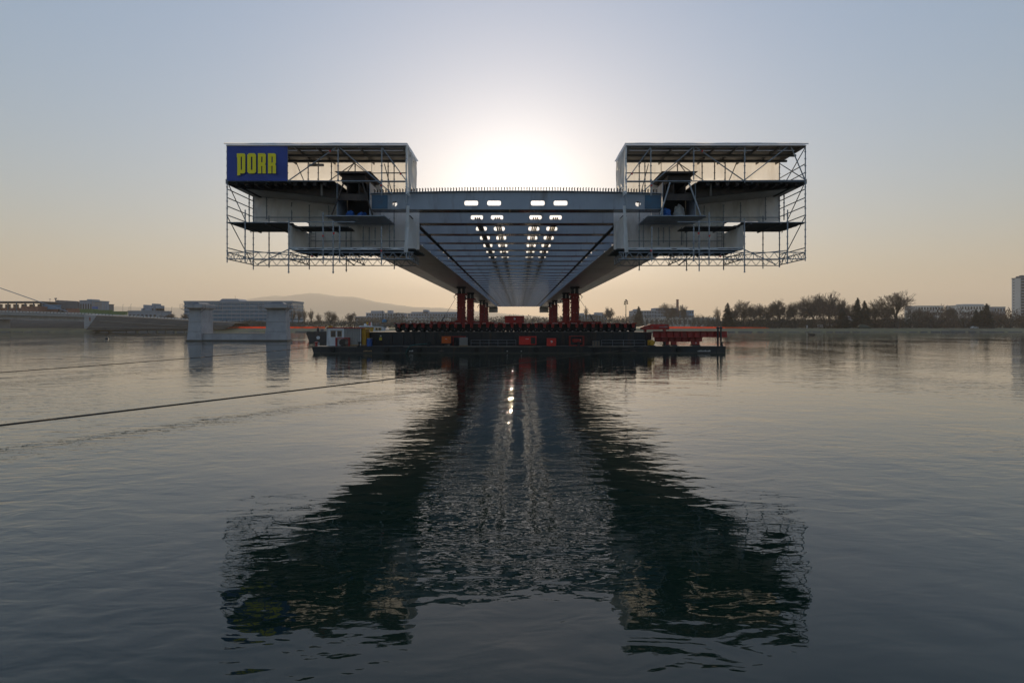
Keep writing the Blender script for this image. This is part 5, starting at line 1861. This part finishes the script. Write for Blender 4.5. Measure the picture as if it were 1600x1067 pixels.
def van(X, D, label, mat='building_white', ln=5.2):
    x = px(X, D)
    z = ground_z(x, D)
    root = thing('van', label, 'van', (x, D, z), 'white vans under the bare trees')
    h = 2.3
    MB().prism([(x - ln / 2, z + .35), (x + ln / 2, z + .35), (x + ln / 2, z + 1.15), (x + ln / 2 - .9, z + 1.3), (x + ln / 2 - 1.5, z + h), (x - ln / 2, z + h)], D, D + 2).build('body', mat, root, bevel=.08)
    MB().prism([(x + ln / 2 - 1.75, z + 1.3), (x + ln / 2 - 1.05, z + 1.3), (x + ln / 2 - 1.55, z + 2.05), (x + ln / 2 - 1.75, z + 2.05)], D - .02, D - .004).build('window', 'window_dark', root)
    for dx in (-1.5, 1.5):
        MB().lathe((x + dx, D + .1, z + .36), [(.1, -.14), (.36, -.14), (.36, .1), (.1, .1)], 'y', 12).build('wheel', 'tyre', root)


van(1285, 388, 'small white van under bare trees, left one beside the bank')
van(1298.5, 388, 'bright white van under bare trees, right one beside the bank')
root = thing('covered_boat', 'dark covered boat hauled out on the right bank beside the conifers', 'boat', (px(1352, 366), 366, 2))
x = px(1351, 366)
MB().frustum([(x - 3.0, 365.6, 1.6), (x + 3.6, 365.6, 1.6), (x + 3.6, 368, 1.6), (x - 3.0, 368, 1.6)], [(x - 4.2, 365.3, 3.2), (x + 3.9, 365.4, 3.0), (x + 3.9, 368.2, 3.0), (x - 4.2, 368.2, 3.2)]).build('hull', 'needle', root)
MB().frustum([(x - 4.2, 365.3, 3.202), (x + 3.9, 365.4, 3.002), (x + 3.9, 368.2, 3.002), (x - 4.2, 368.2, 3.202)], [(x - 2.2, 366.5, 4.9), (x + 1.5, 366.5, 4.6), (x + 1.5, 367, 4.6), (x - 2.2, 367, 4.9)]).build('cover', 'needle', root)
root = thing('info_post', 'thin pale post on the grass of the right bank', 'post', (px(1261, 362), 362, 2))
part('post', 'building_white', root, box=(px(1261, 362) - .15, px(1261, 362) + .15, 362, 362.2, 1.6, 4.2))
part('plate', 'building_white', root, box=(px(1261, 362) - .35, px(1261, 362) + .35, 361.9, 361.99, 3.2, 4.2))
root = thing('picnic_shelter', 'dark low group of benches below the conifers near the right edge', 'bench', (px(1541, 363), 363, 2))
for k, X in enumerate((1533, 1538, 1543, 1549)):
    x = px(X, 363)
    part('seat', 'bark', root, box=(x - .9, x + .9, 363, 363.8, 2.35, 2.5))
    part('leg', 'bark', root, box=(x - .7, x - .5, 363.1, 363.7, 1.5, 2.348))
    part('leg', 'bark', root, box=(x + .5, x + .7, 363.1, 363.7, 1.5, 2.348))
    part('backrest', 'bark', root, box=(x - .9, x + .9, 363.75, 363.9, 2.502, 3.3))
root = thing('parked_car', 'pale blue white car on the grass left of the dark benches', 'car', (px(1524, 368), 368, 2.1))
x = px(1524, 368); z = 2.15
MB().prism([(x - 2.1, z + .3), (x + 2.1, z + .3), (x + 2.1, z + .85), (x + 1.2, z + .95), (x + .7, z + 1.45), (x - .9, z + 1.45), (x - 1.6, z + .95), (x - 2.1, z + .85)], 368, 369.7).build('body', 'building_white', root, bevel=.06)
for dx in (-1.3, 1.3):
    MB().lathe((x + dx, 368.1, z + .3), [(.1, -.14), (.3, -.14), (.3, .1), (.1, .1)], 'y', 12).build('wheel', 'tyre', root)
MB().prism([(x - 1.3, z + .97), (x + .95, z + .97), (x + .6, z + 1.38), (x - .85, z + 1.38)], 367.97, 367.995).build('window', 'window_dark', root)

# ------------------------------------------------------------------ trees
def rand_perp(d, rg):
    v = Vector((rg.uniform(-1, 1), rg.uniform(-1, 1), rg.uniform(-1, 1)))
    v -= d * v.dot(d)
    return v.normalized() if v.length > 1e-3 else Vector((1, 0, 0))


def bare_tree_mesh(seed, spread=0.6, up=0.35, levels=6, first=0.26, nchild=(2, 3), upright=False):
    """unit-height tree: returns (trunk mesh, crown mesh)"""
    rg = random.Random(seed)
    T, C = MB(), MB()

    def grow(p, d, ln, r, lv):
        segs = 3 if lv < 2 else 2
        q = p.copy()
        dd = d.copy()
        for s in range(segs):
            dd = (dd + rand_perp(dd, rg) * rg.uniform(.05, .22) + Vector((0, 0, up * .16))).normalized()
            e = q + dd * (ln / segs)
            ra, rb = r * (1 - .35 * s / segs), r * (1 - .35 * (s + 1) / segs)
            if lv <= 2:
                T.tube(q, e, ra, rb, 6 if lv < 2 else 5, caps=False)
            else:
                C.tube(q, e, max(ra, .0017), max(rb, .0014), 3, caps=False)
            q = e
            if lv >= 1 and lv < levels and s < segs - 1:
                k = (dd + rand_perp(dd, rg) * rg.uniform(.7, 1.2) * (spread + .2)).normalized()
                grow(q, k, ln * rg.uniform(.5, .72), rb * .55, lv + 1)
        if lv < levels:
            n = rg.randint(*nchild) + (1 if lv == 0 else 0)
            for c in range(n):
                k = (dd + rand_perp(dd, rg) * rg.uniform(.5, 1.15) * spread + Vector((0, 0, up * .25))).normalized()
                grow(q, k, ln * rg.uniform(.66, .88), r * .60, lv + 1)

    grow(Vector((0, 0, -.01)), Vector((rg.uniform(-.05, .05), 0, 1)).normalized(), first, .022, 0)
    zmax = max(v[2] for v in C.v)
    sc = 1.0 / zmax
    for B in (T, C):
        B.v = [(a * sc, b * sc, c * sc) for a, b, c in B.v]
    wid = max(abs(v[0]) for v in C.v)
    return T.mesh('trunk', 'bark', fix=False), C.mesh('crown', 'twig', fix=False), wid


def conifer_mesh(seed, w=.2):
    rg = random.Random(seed)
    T = MB().tube((0, 0, -.02), (0, 0, .97), .018, .004, 6)
    C = MB()
    z = .05
    while z < .995:
        lobe = 1 + .35 * noise.noise(Vector((z * 7, seed * 3.1, 0)))
        rad = w * min(1.0, (1 - z) ** .62 * 1.02) * lobe + .015
        n = int(12 + 20 * (1 - z))
        for k in range(n):
            a = rg.uniform(0, 6.283)
            side = 1 + .3 * noise.noise(Vector((math.cos(a) * 1.5, math.sin(a) * 1.5, z * 5 + seed)))
            rr = rad * side * rg.uniform(.45, 1.15)
            dz = rg.uniform(-.05, .035)
            tip = Vector((math.cos(a) * rr, math.sin(a) * rr, min(1.0, z + dz)))
            sd = Vector((-math.sin(a), math.cos(a), rg.uniform(-.6, .6))) * rad * rg.uniform(.10, .24)
            mid = Vector((tip.x * .6, tip.y * .6, z + dz * .4 + rg.uniform(.0, .02)))
            C.quad((tip.x * .15, tip.y * .15, z + .02), mid + sd, tip, mid - sd)
        z += .016
    return T.mesh('trunk', 'bark', fix=False), C.mesh('crown', 'needle', fix=False), w


def bush_mesh(seed, mat):
    rg = random.Random(seed)
    T, C = MB(), MB()
    for k in range(12):
        a = rg.uniform(0, 6.28)
        T.tube((rg.uniform(-.1, .1), rg.uniform(-.1, .1), -.03), (.3 * math.cos(a), .3 * math.sin(a), .5), .016, .008, 4, caps=False)
    for k in range(1500):
        a, b = rg.uniform(0, 6.28), rg.uniform(0, 1)
        rr = rg.uniform(.35, 1) ** .5
        el = math.asin(b)
        lump = 1 + .22 * noise.noise(Vector((math.cos(a) * 2.2, math.sin(a) * 2.2, b * 2.5 + seed)))
        p = Vector((math.cos(a) * math.cos(el), math.sin(a) * math.cos(el), math.sin(el))) * rr * lump
        p = Vector((p.x * .62, p.y * .62, p.z * .95))
        d = (p + Vector((rg.uniform(-.4, .4), rg.uniform(-.4, .4), rg.uniform(0, .5)))).normalized()
        s = rand_perp(d, rg) * rg.uniform(.004, .016)
        ln = rg.uniform(.05, .13)
        C.quad(p - s, p + s, p + d * ln)
    return T.mesh('trunk', 'bark', fix=False), C.mesh('crown', mat, fix=False), .62


TREE = {
    'round0': bare_tree_mesh(3, .72, .16, 6, .20, (3, 3)),
    'round1': bare_tree_mesh(14, .78, .14, 6, .18, (3, 3)),
    'round2': bare_tree_mesh(25, .70, .18, 6, .22, (3, 3)),
    'vee': bare_tree_mesh(46, .62, .32, 6, .16, (2, 3)),
    'slim': bare_tree_mesh(57, .40, .40, 5, .22, (3, 3)),
    'conifer0': conifer_mesh(1, .19),
    'conifer1': conifer_mesh(2, .26),
    'russet': bush_mesh(5, 'russet'),
    'russet1': bush_mesh(8, 'russet'),
    'dark': bush_mesh(11, 'shrub'),
}


def tree(kind, X, ytop, wpx, D, label, name=None, group='trees on the far bank'):
    tm, cm, wid = TREE[kind]
    x = px(X, D)
    zb = ground_z(x, D) - .1
    h = pz(ytop, D) - zb
    hw = wpx * D / F / 2
    nm = name or {'conifer0': 'conifer_tree', 'conifer1': 'conifer_tree', 'russet': 'bush', 'russet1': 'bush', 'dark': 'bush'}.get(kind, 'bare_tree')
    root = thing(nm, label, 'bush' if nm == 'bush' else 'tree', (x, D, zb), group)
    sx = hw / wid
    root.scale = (sx, sx, h)
    root.rotation_euler = (0, 0, (X * 1.37) % 6.28)
    link('trunk', tm, root)
    link('crown', cm, root)


for args in (
    ('slim', 1122, 478, 16, 372, 'small slender bare tree, first of the right bank row'),
    ('conifer0', 1137, 473.5, 24, 374, 'narrow dark conifer between two bare trees near the row start'),
    ('round0', 1163, 467.5, 42, 376, 'round bare tree right of the narrow dark conifer'),
    ('slim', 1188, 473, 26, 380, 'thin bare tree behind the pergola'),
    ('round1', 1218, 465, 46, 374, 'wide round bare tree just right of the pergola'),
    ('round2', 1243, 469.5, 30, 370, 'smaller bare tree with single clear trunk near the pale post'),
    ('round2', 1270, 458.5, 56, 378, 'big spreading bare tree left of the tallest bare tree'),
    ('vee', 1296, 453, 52, 384, 'tallest broad bare tree behind the russet bush'),
    ('round1', 1319, 464, 34, 380, 'bare tree right of the tallest one, behind the green conifer'),
    ('russet', 1291, 471, 44, 371, 'tall russet brown bush beneath the tallest bare tree'),
    ('conifer1', 1315, 483, 34, 369, 'broad low green conifer left of the white house'),
    ('conifer0', 1340, 465.5, 24, 378, 'tall dark columnar conifer right of the white house'),
    ('conifer0', 1351, 470, 24, 380, 'second columnar conifer close behind the covered boat'),
    ('round0', 1367, 470, 36, 382, 'low wide bare tree between conifers and the great bare tree'),
    ('vee', 1402, 452.5, 72, 372, 'great bare tree with fan of steep limbs standing apart'),
    ('russet1', 1464, 478, 56, 376, 'russet domed bush right of the great bare tree'),
    ('round1', 1481, 475, 30, 400, 'thin bare crown showing above the russet domed bush'),
    ('russet', 1508, 481, 66, 382, 'wide russet bush left of the three dark conifers'),
    ('conifer0', 1525, 482.5, 15, 372, 'leftmost of three dark conifers near the right edge'),
    ('conifer0', 1532.5, 483.5, 14, 374, 'middle one of three dark conifers near the right edge'),
    ('conifer0', 1541.5, 474.5, 24, 372, 'tallest and rightmost of three dark conifers near the right edge'),
    ('russet1', 1577, 481.5, 66, 380, 'large russet bush in front of the white high rise'),
    ('russet', 1618, 486, 50, 378, 'russet bush cut by the right edge of the picture'),
    ('round1', 1148, 477, 34, 404, 'thin bare tree right behind the narrow dark conifer'),
    ('round2', 1178, 474, 36, 408, 'bare tree half hidden right of the round bare tree'),
    ('round0', 1200, 476, 34, 406, 'bare tree whose crown shows over the pergola'),
    ('round2', 1231, 474, 34, 408, 'bare tree behind the gap right of the wide round bare tree'),
    ('round0', 1254, 470, 38, 410, 'bare tree behind the pale post, left of the big spreading one'),
    ('round1', 1282, 464, 40, 408, 'bare tree filling the gap between the two biggest crowns'),
    ('round2', 1308, 468, 36, 412, 'bare tree seen above the broad low green conifer'),
    ('round0', 1330, 472, 34, 410, 'bare tree behind the white house'),
    ('round1', 1380, 474, 40, 410, 'bare tree behind the left limbs of the great bare tree'),
    ('round2', 1428, 478, 34, 408, 'bare tree behind the right limbs of the great bare tree'),
    ('round0', 1447, 482, 30, 406, 'low bare tree left of the russet domed bush'),
    ('round0', 1556, 484, 30, 404, 'low bare tree between the dark conifers and the high rise'),
    ('dark', 1172, 489, 60, 388, 'dark green bush below the round bare tree right of the narrow conifer'),
    ('dark', 1208, 490, 60, 386, 'dark green bush behind the pergola'),
    ('dark', 1240, 488, 60, 388, 'dark green bush behind the pale post'),
    ('dark', 1366, 488, 60, 388, 'dark green bush left of the great bare tree trunk'),
    ('dark', 1425, 488, 66, 386, 'dark green bush right of the great bare tree trunk'),
    ('russet', 1390, 492, 44, 384, 'low russet bush at the foot of the great bare tree'),
    ('slim', 456, 481, 16, 392, 'bare tree close to the right column of the pier'),
    ('slim', 466, 481, 14, 396, 'slender bare tree, second right of the pier'),
    ('slim', 476, 481, 16, 394, 'slender bare tree, third right of the pier'),
    ('slim', 487, 481.5, 16, 396, 'slender bare tree, fourth right of the pier'),
    ('slim', 500, 488, 14, 398, 'short slender bare tree at the end of the row right of the pier'),
    ('round0', 516, 484.5, 26, 394, 'round bare tree above the office container'),
    ('round1', 548, 486.5, 24, 420, 'round bare tree between office container and hazy blocks'),
    ('round0', 256, 492, 26, 405, 'bare shrubby tree at the foot of the ramp'),
    ('round1', 270, 488, 30, 402, 'bare shrubby tree between ramp and office building'),
    ('round2', 284, 489, 26, 404, 'bare shrubby tree just left of the pier'),
    ('dark', 345, 502, 40, 392, 'dark rounded bush seen between the pier columns, left one'),
    ('dark', 392, 498, 30, 390, 'dark rounded bush seen between the pier columns, middle one'),
    ('dark', 410, 501, 30, 391, 'dark rounded bush seen between the pier columns, right one'),
    ('slim', 917, 476.5, 10, 640, 'small hazy bare tree beside the right stay rod'),
    ('round1', 953, 478, 26, 620, 'hazy round bare tree left of the light mast'),
    ('conifer0', 998, 479, 20, 560, 'hazy dark conifer right of the light mast'),
    ('round0', 1043, 472, 36, 600, 'hazy bare tree before the block beside the chimney'),
    ('round2', 1070, 475, 26, 600, 'hazy bare tree right of the chimney'),
    ('dark', 1093, 491, 30, 520, 'hazy bush right of the small pale blue block'),
):
    tree(*args)


# undergrowth masses
def thicket(name, label, X0, X1, D0_, D1_, h0, h1, n, mat, seed):
    rg = random.Random(seed)
    m = MB()
    for k in range(n):
        D = rg.uniform(D0_, D1_)
        X = rg.uniform(X0, X1)
        x = px(X, D)
        hh = h0 + (h1 - h0) * (0.5 + 0.9 * noise.noise(Vector((x * .045, D * .03, seed))))
        z = ground_z(x, D) + hh * rg.uniform(-.05, 1) ** .8 if True else 0
        if isinstance(z, complex): z = ground_z(x, D)
        d = Vector((rg.uniform(-.7, .7), rg.uniform(-.5, .5), rg.uniform(.1, 1))).normalized()
        s = rand_perp(d, rg) * rg.uniform(.1, .32) * (D / 380)
        p = Vector((x, D, z))
        m.quad(p - s, p + s, p + d * rg.uniform(.7, 1.8) * (D / 380))
    tag(m.build(name, mat, fix=False), label, kind='stuff')


thicket('undergrowth', 'dark mass of undergrowth behind the right bank trees', 1105, 1690, 392, 425, 3.5, 7.5, 26000, 'shrub', 1)
thicket('undergrowth', 'low brushwood along the bank between pier and boat', 250, 640, 398, 440, 2.5, 5.0, 9000, 'shrub', 2)
thicket('wood', 'hazy belt of woodland beyond the bridge towers', 560, 1125, 560, 760, 4, 13, 22000, 'shrub', 3)
thicket('wood', 'hazy wood at the foot of the far left hills', -150, 600, 900, 1500, 4, 14, 9000, 'shrub', 4)
thicket('wood', 'hazy wood beyond the right bank', 1090, 1800, 700, 1000, 3, 10, 9000, 'shrub', 5)

# ------------------------------------------------------------------ haze
def build_haze():
    m = MB().box(-11000, 11000, -1000, 11000, -6, 640)
    mat = bpy.data.materials.new('haze_air')
    mat.use_nodes = True
    nt = mat.node_tree
    nt.nodes.clear()
    out = nt.nodes.new('ShaderNodeOutputMaterial')
    v = nt.nodes.new('ShaderNodeVolumePrincipled')
    v.inputs['Color'].default_value = (0.95, 0.865, 0.755, 1)
    v.inputs['Density'].default_value = 0.00016
    v.inputs['Anisotropy'].default_value = 0.15
    nt.links.new(v.outputs[0], out.inputs['Volume'])
    M['haze_air'] = mat
    tag(m.build('haze', 'haze_air'), 'thin pale morning haze over the river', kind='stuff')


build_haze()
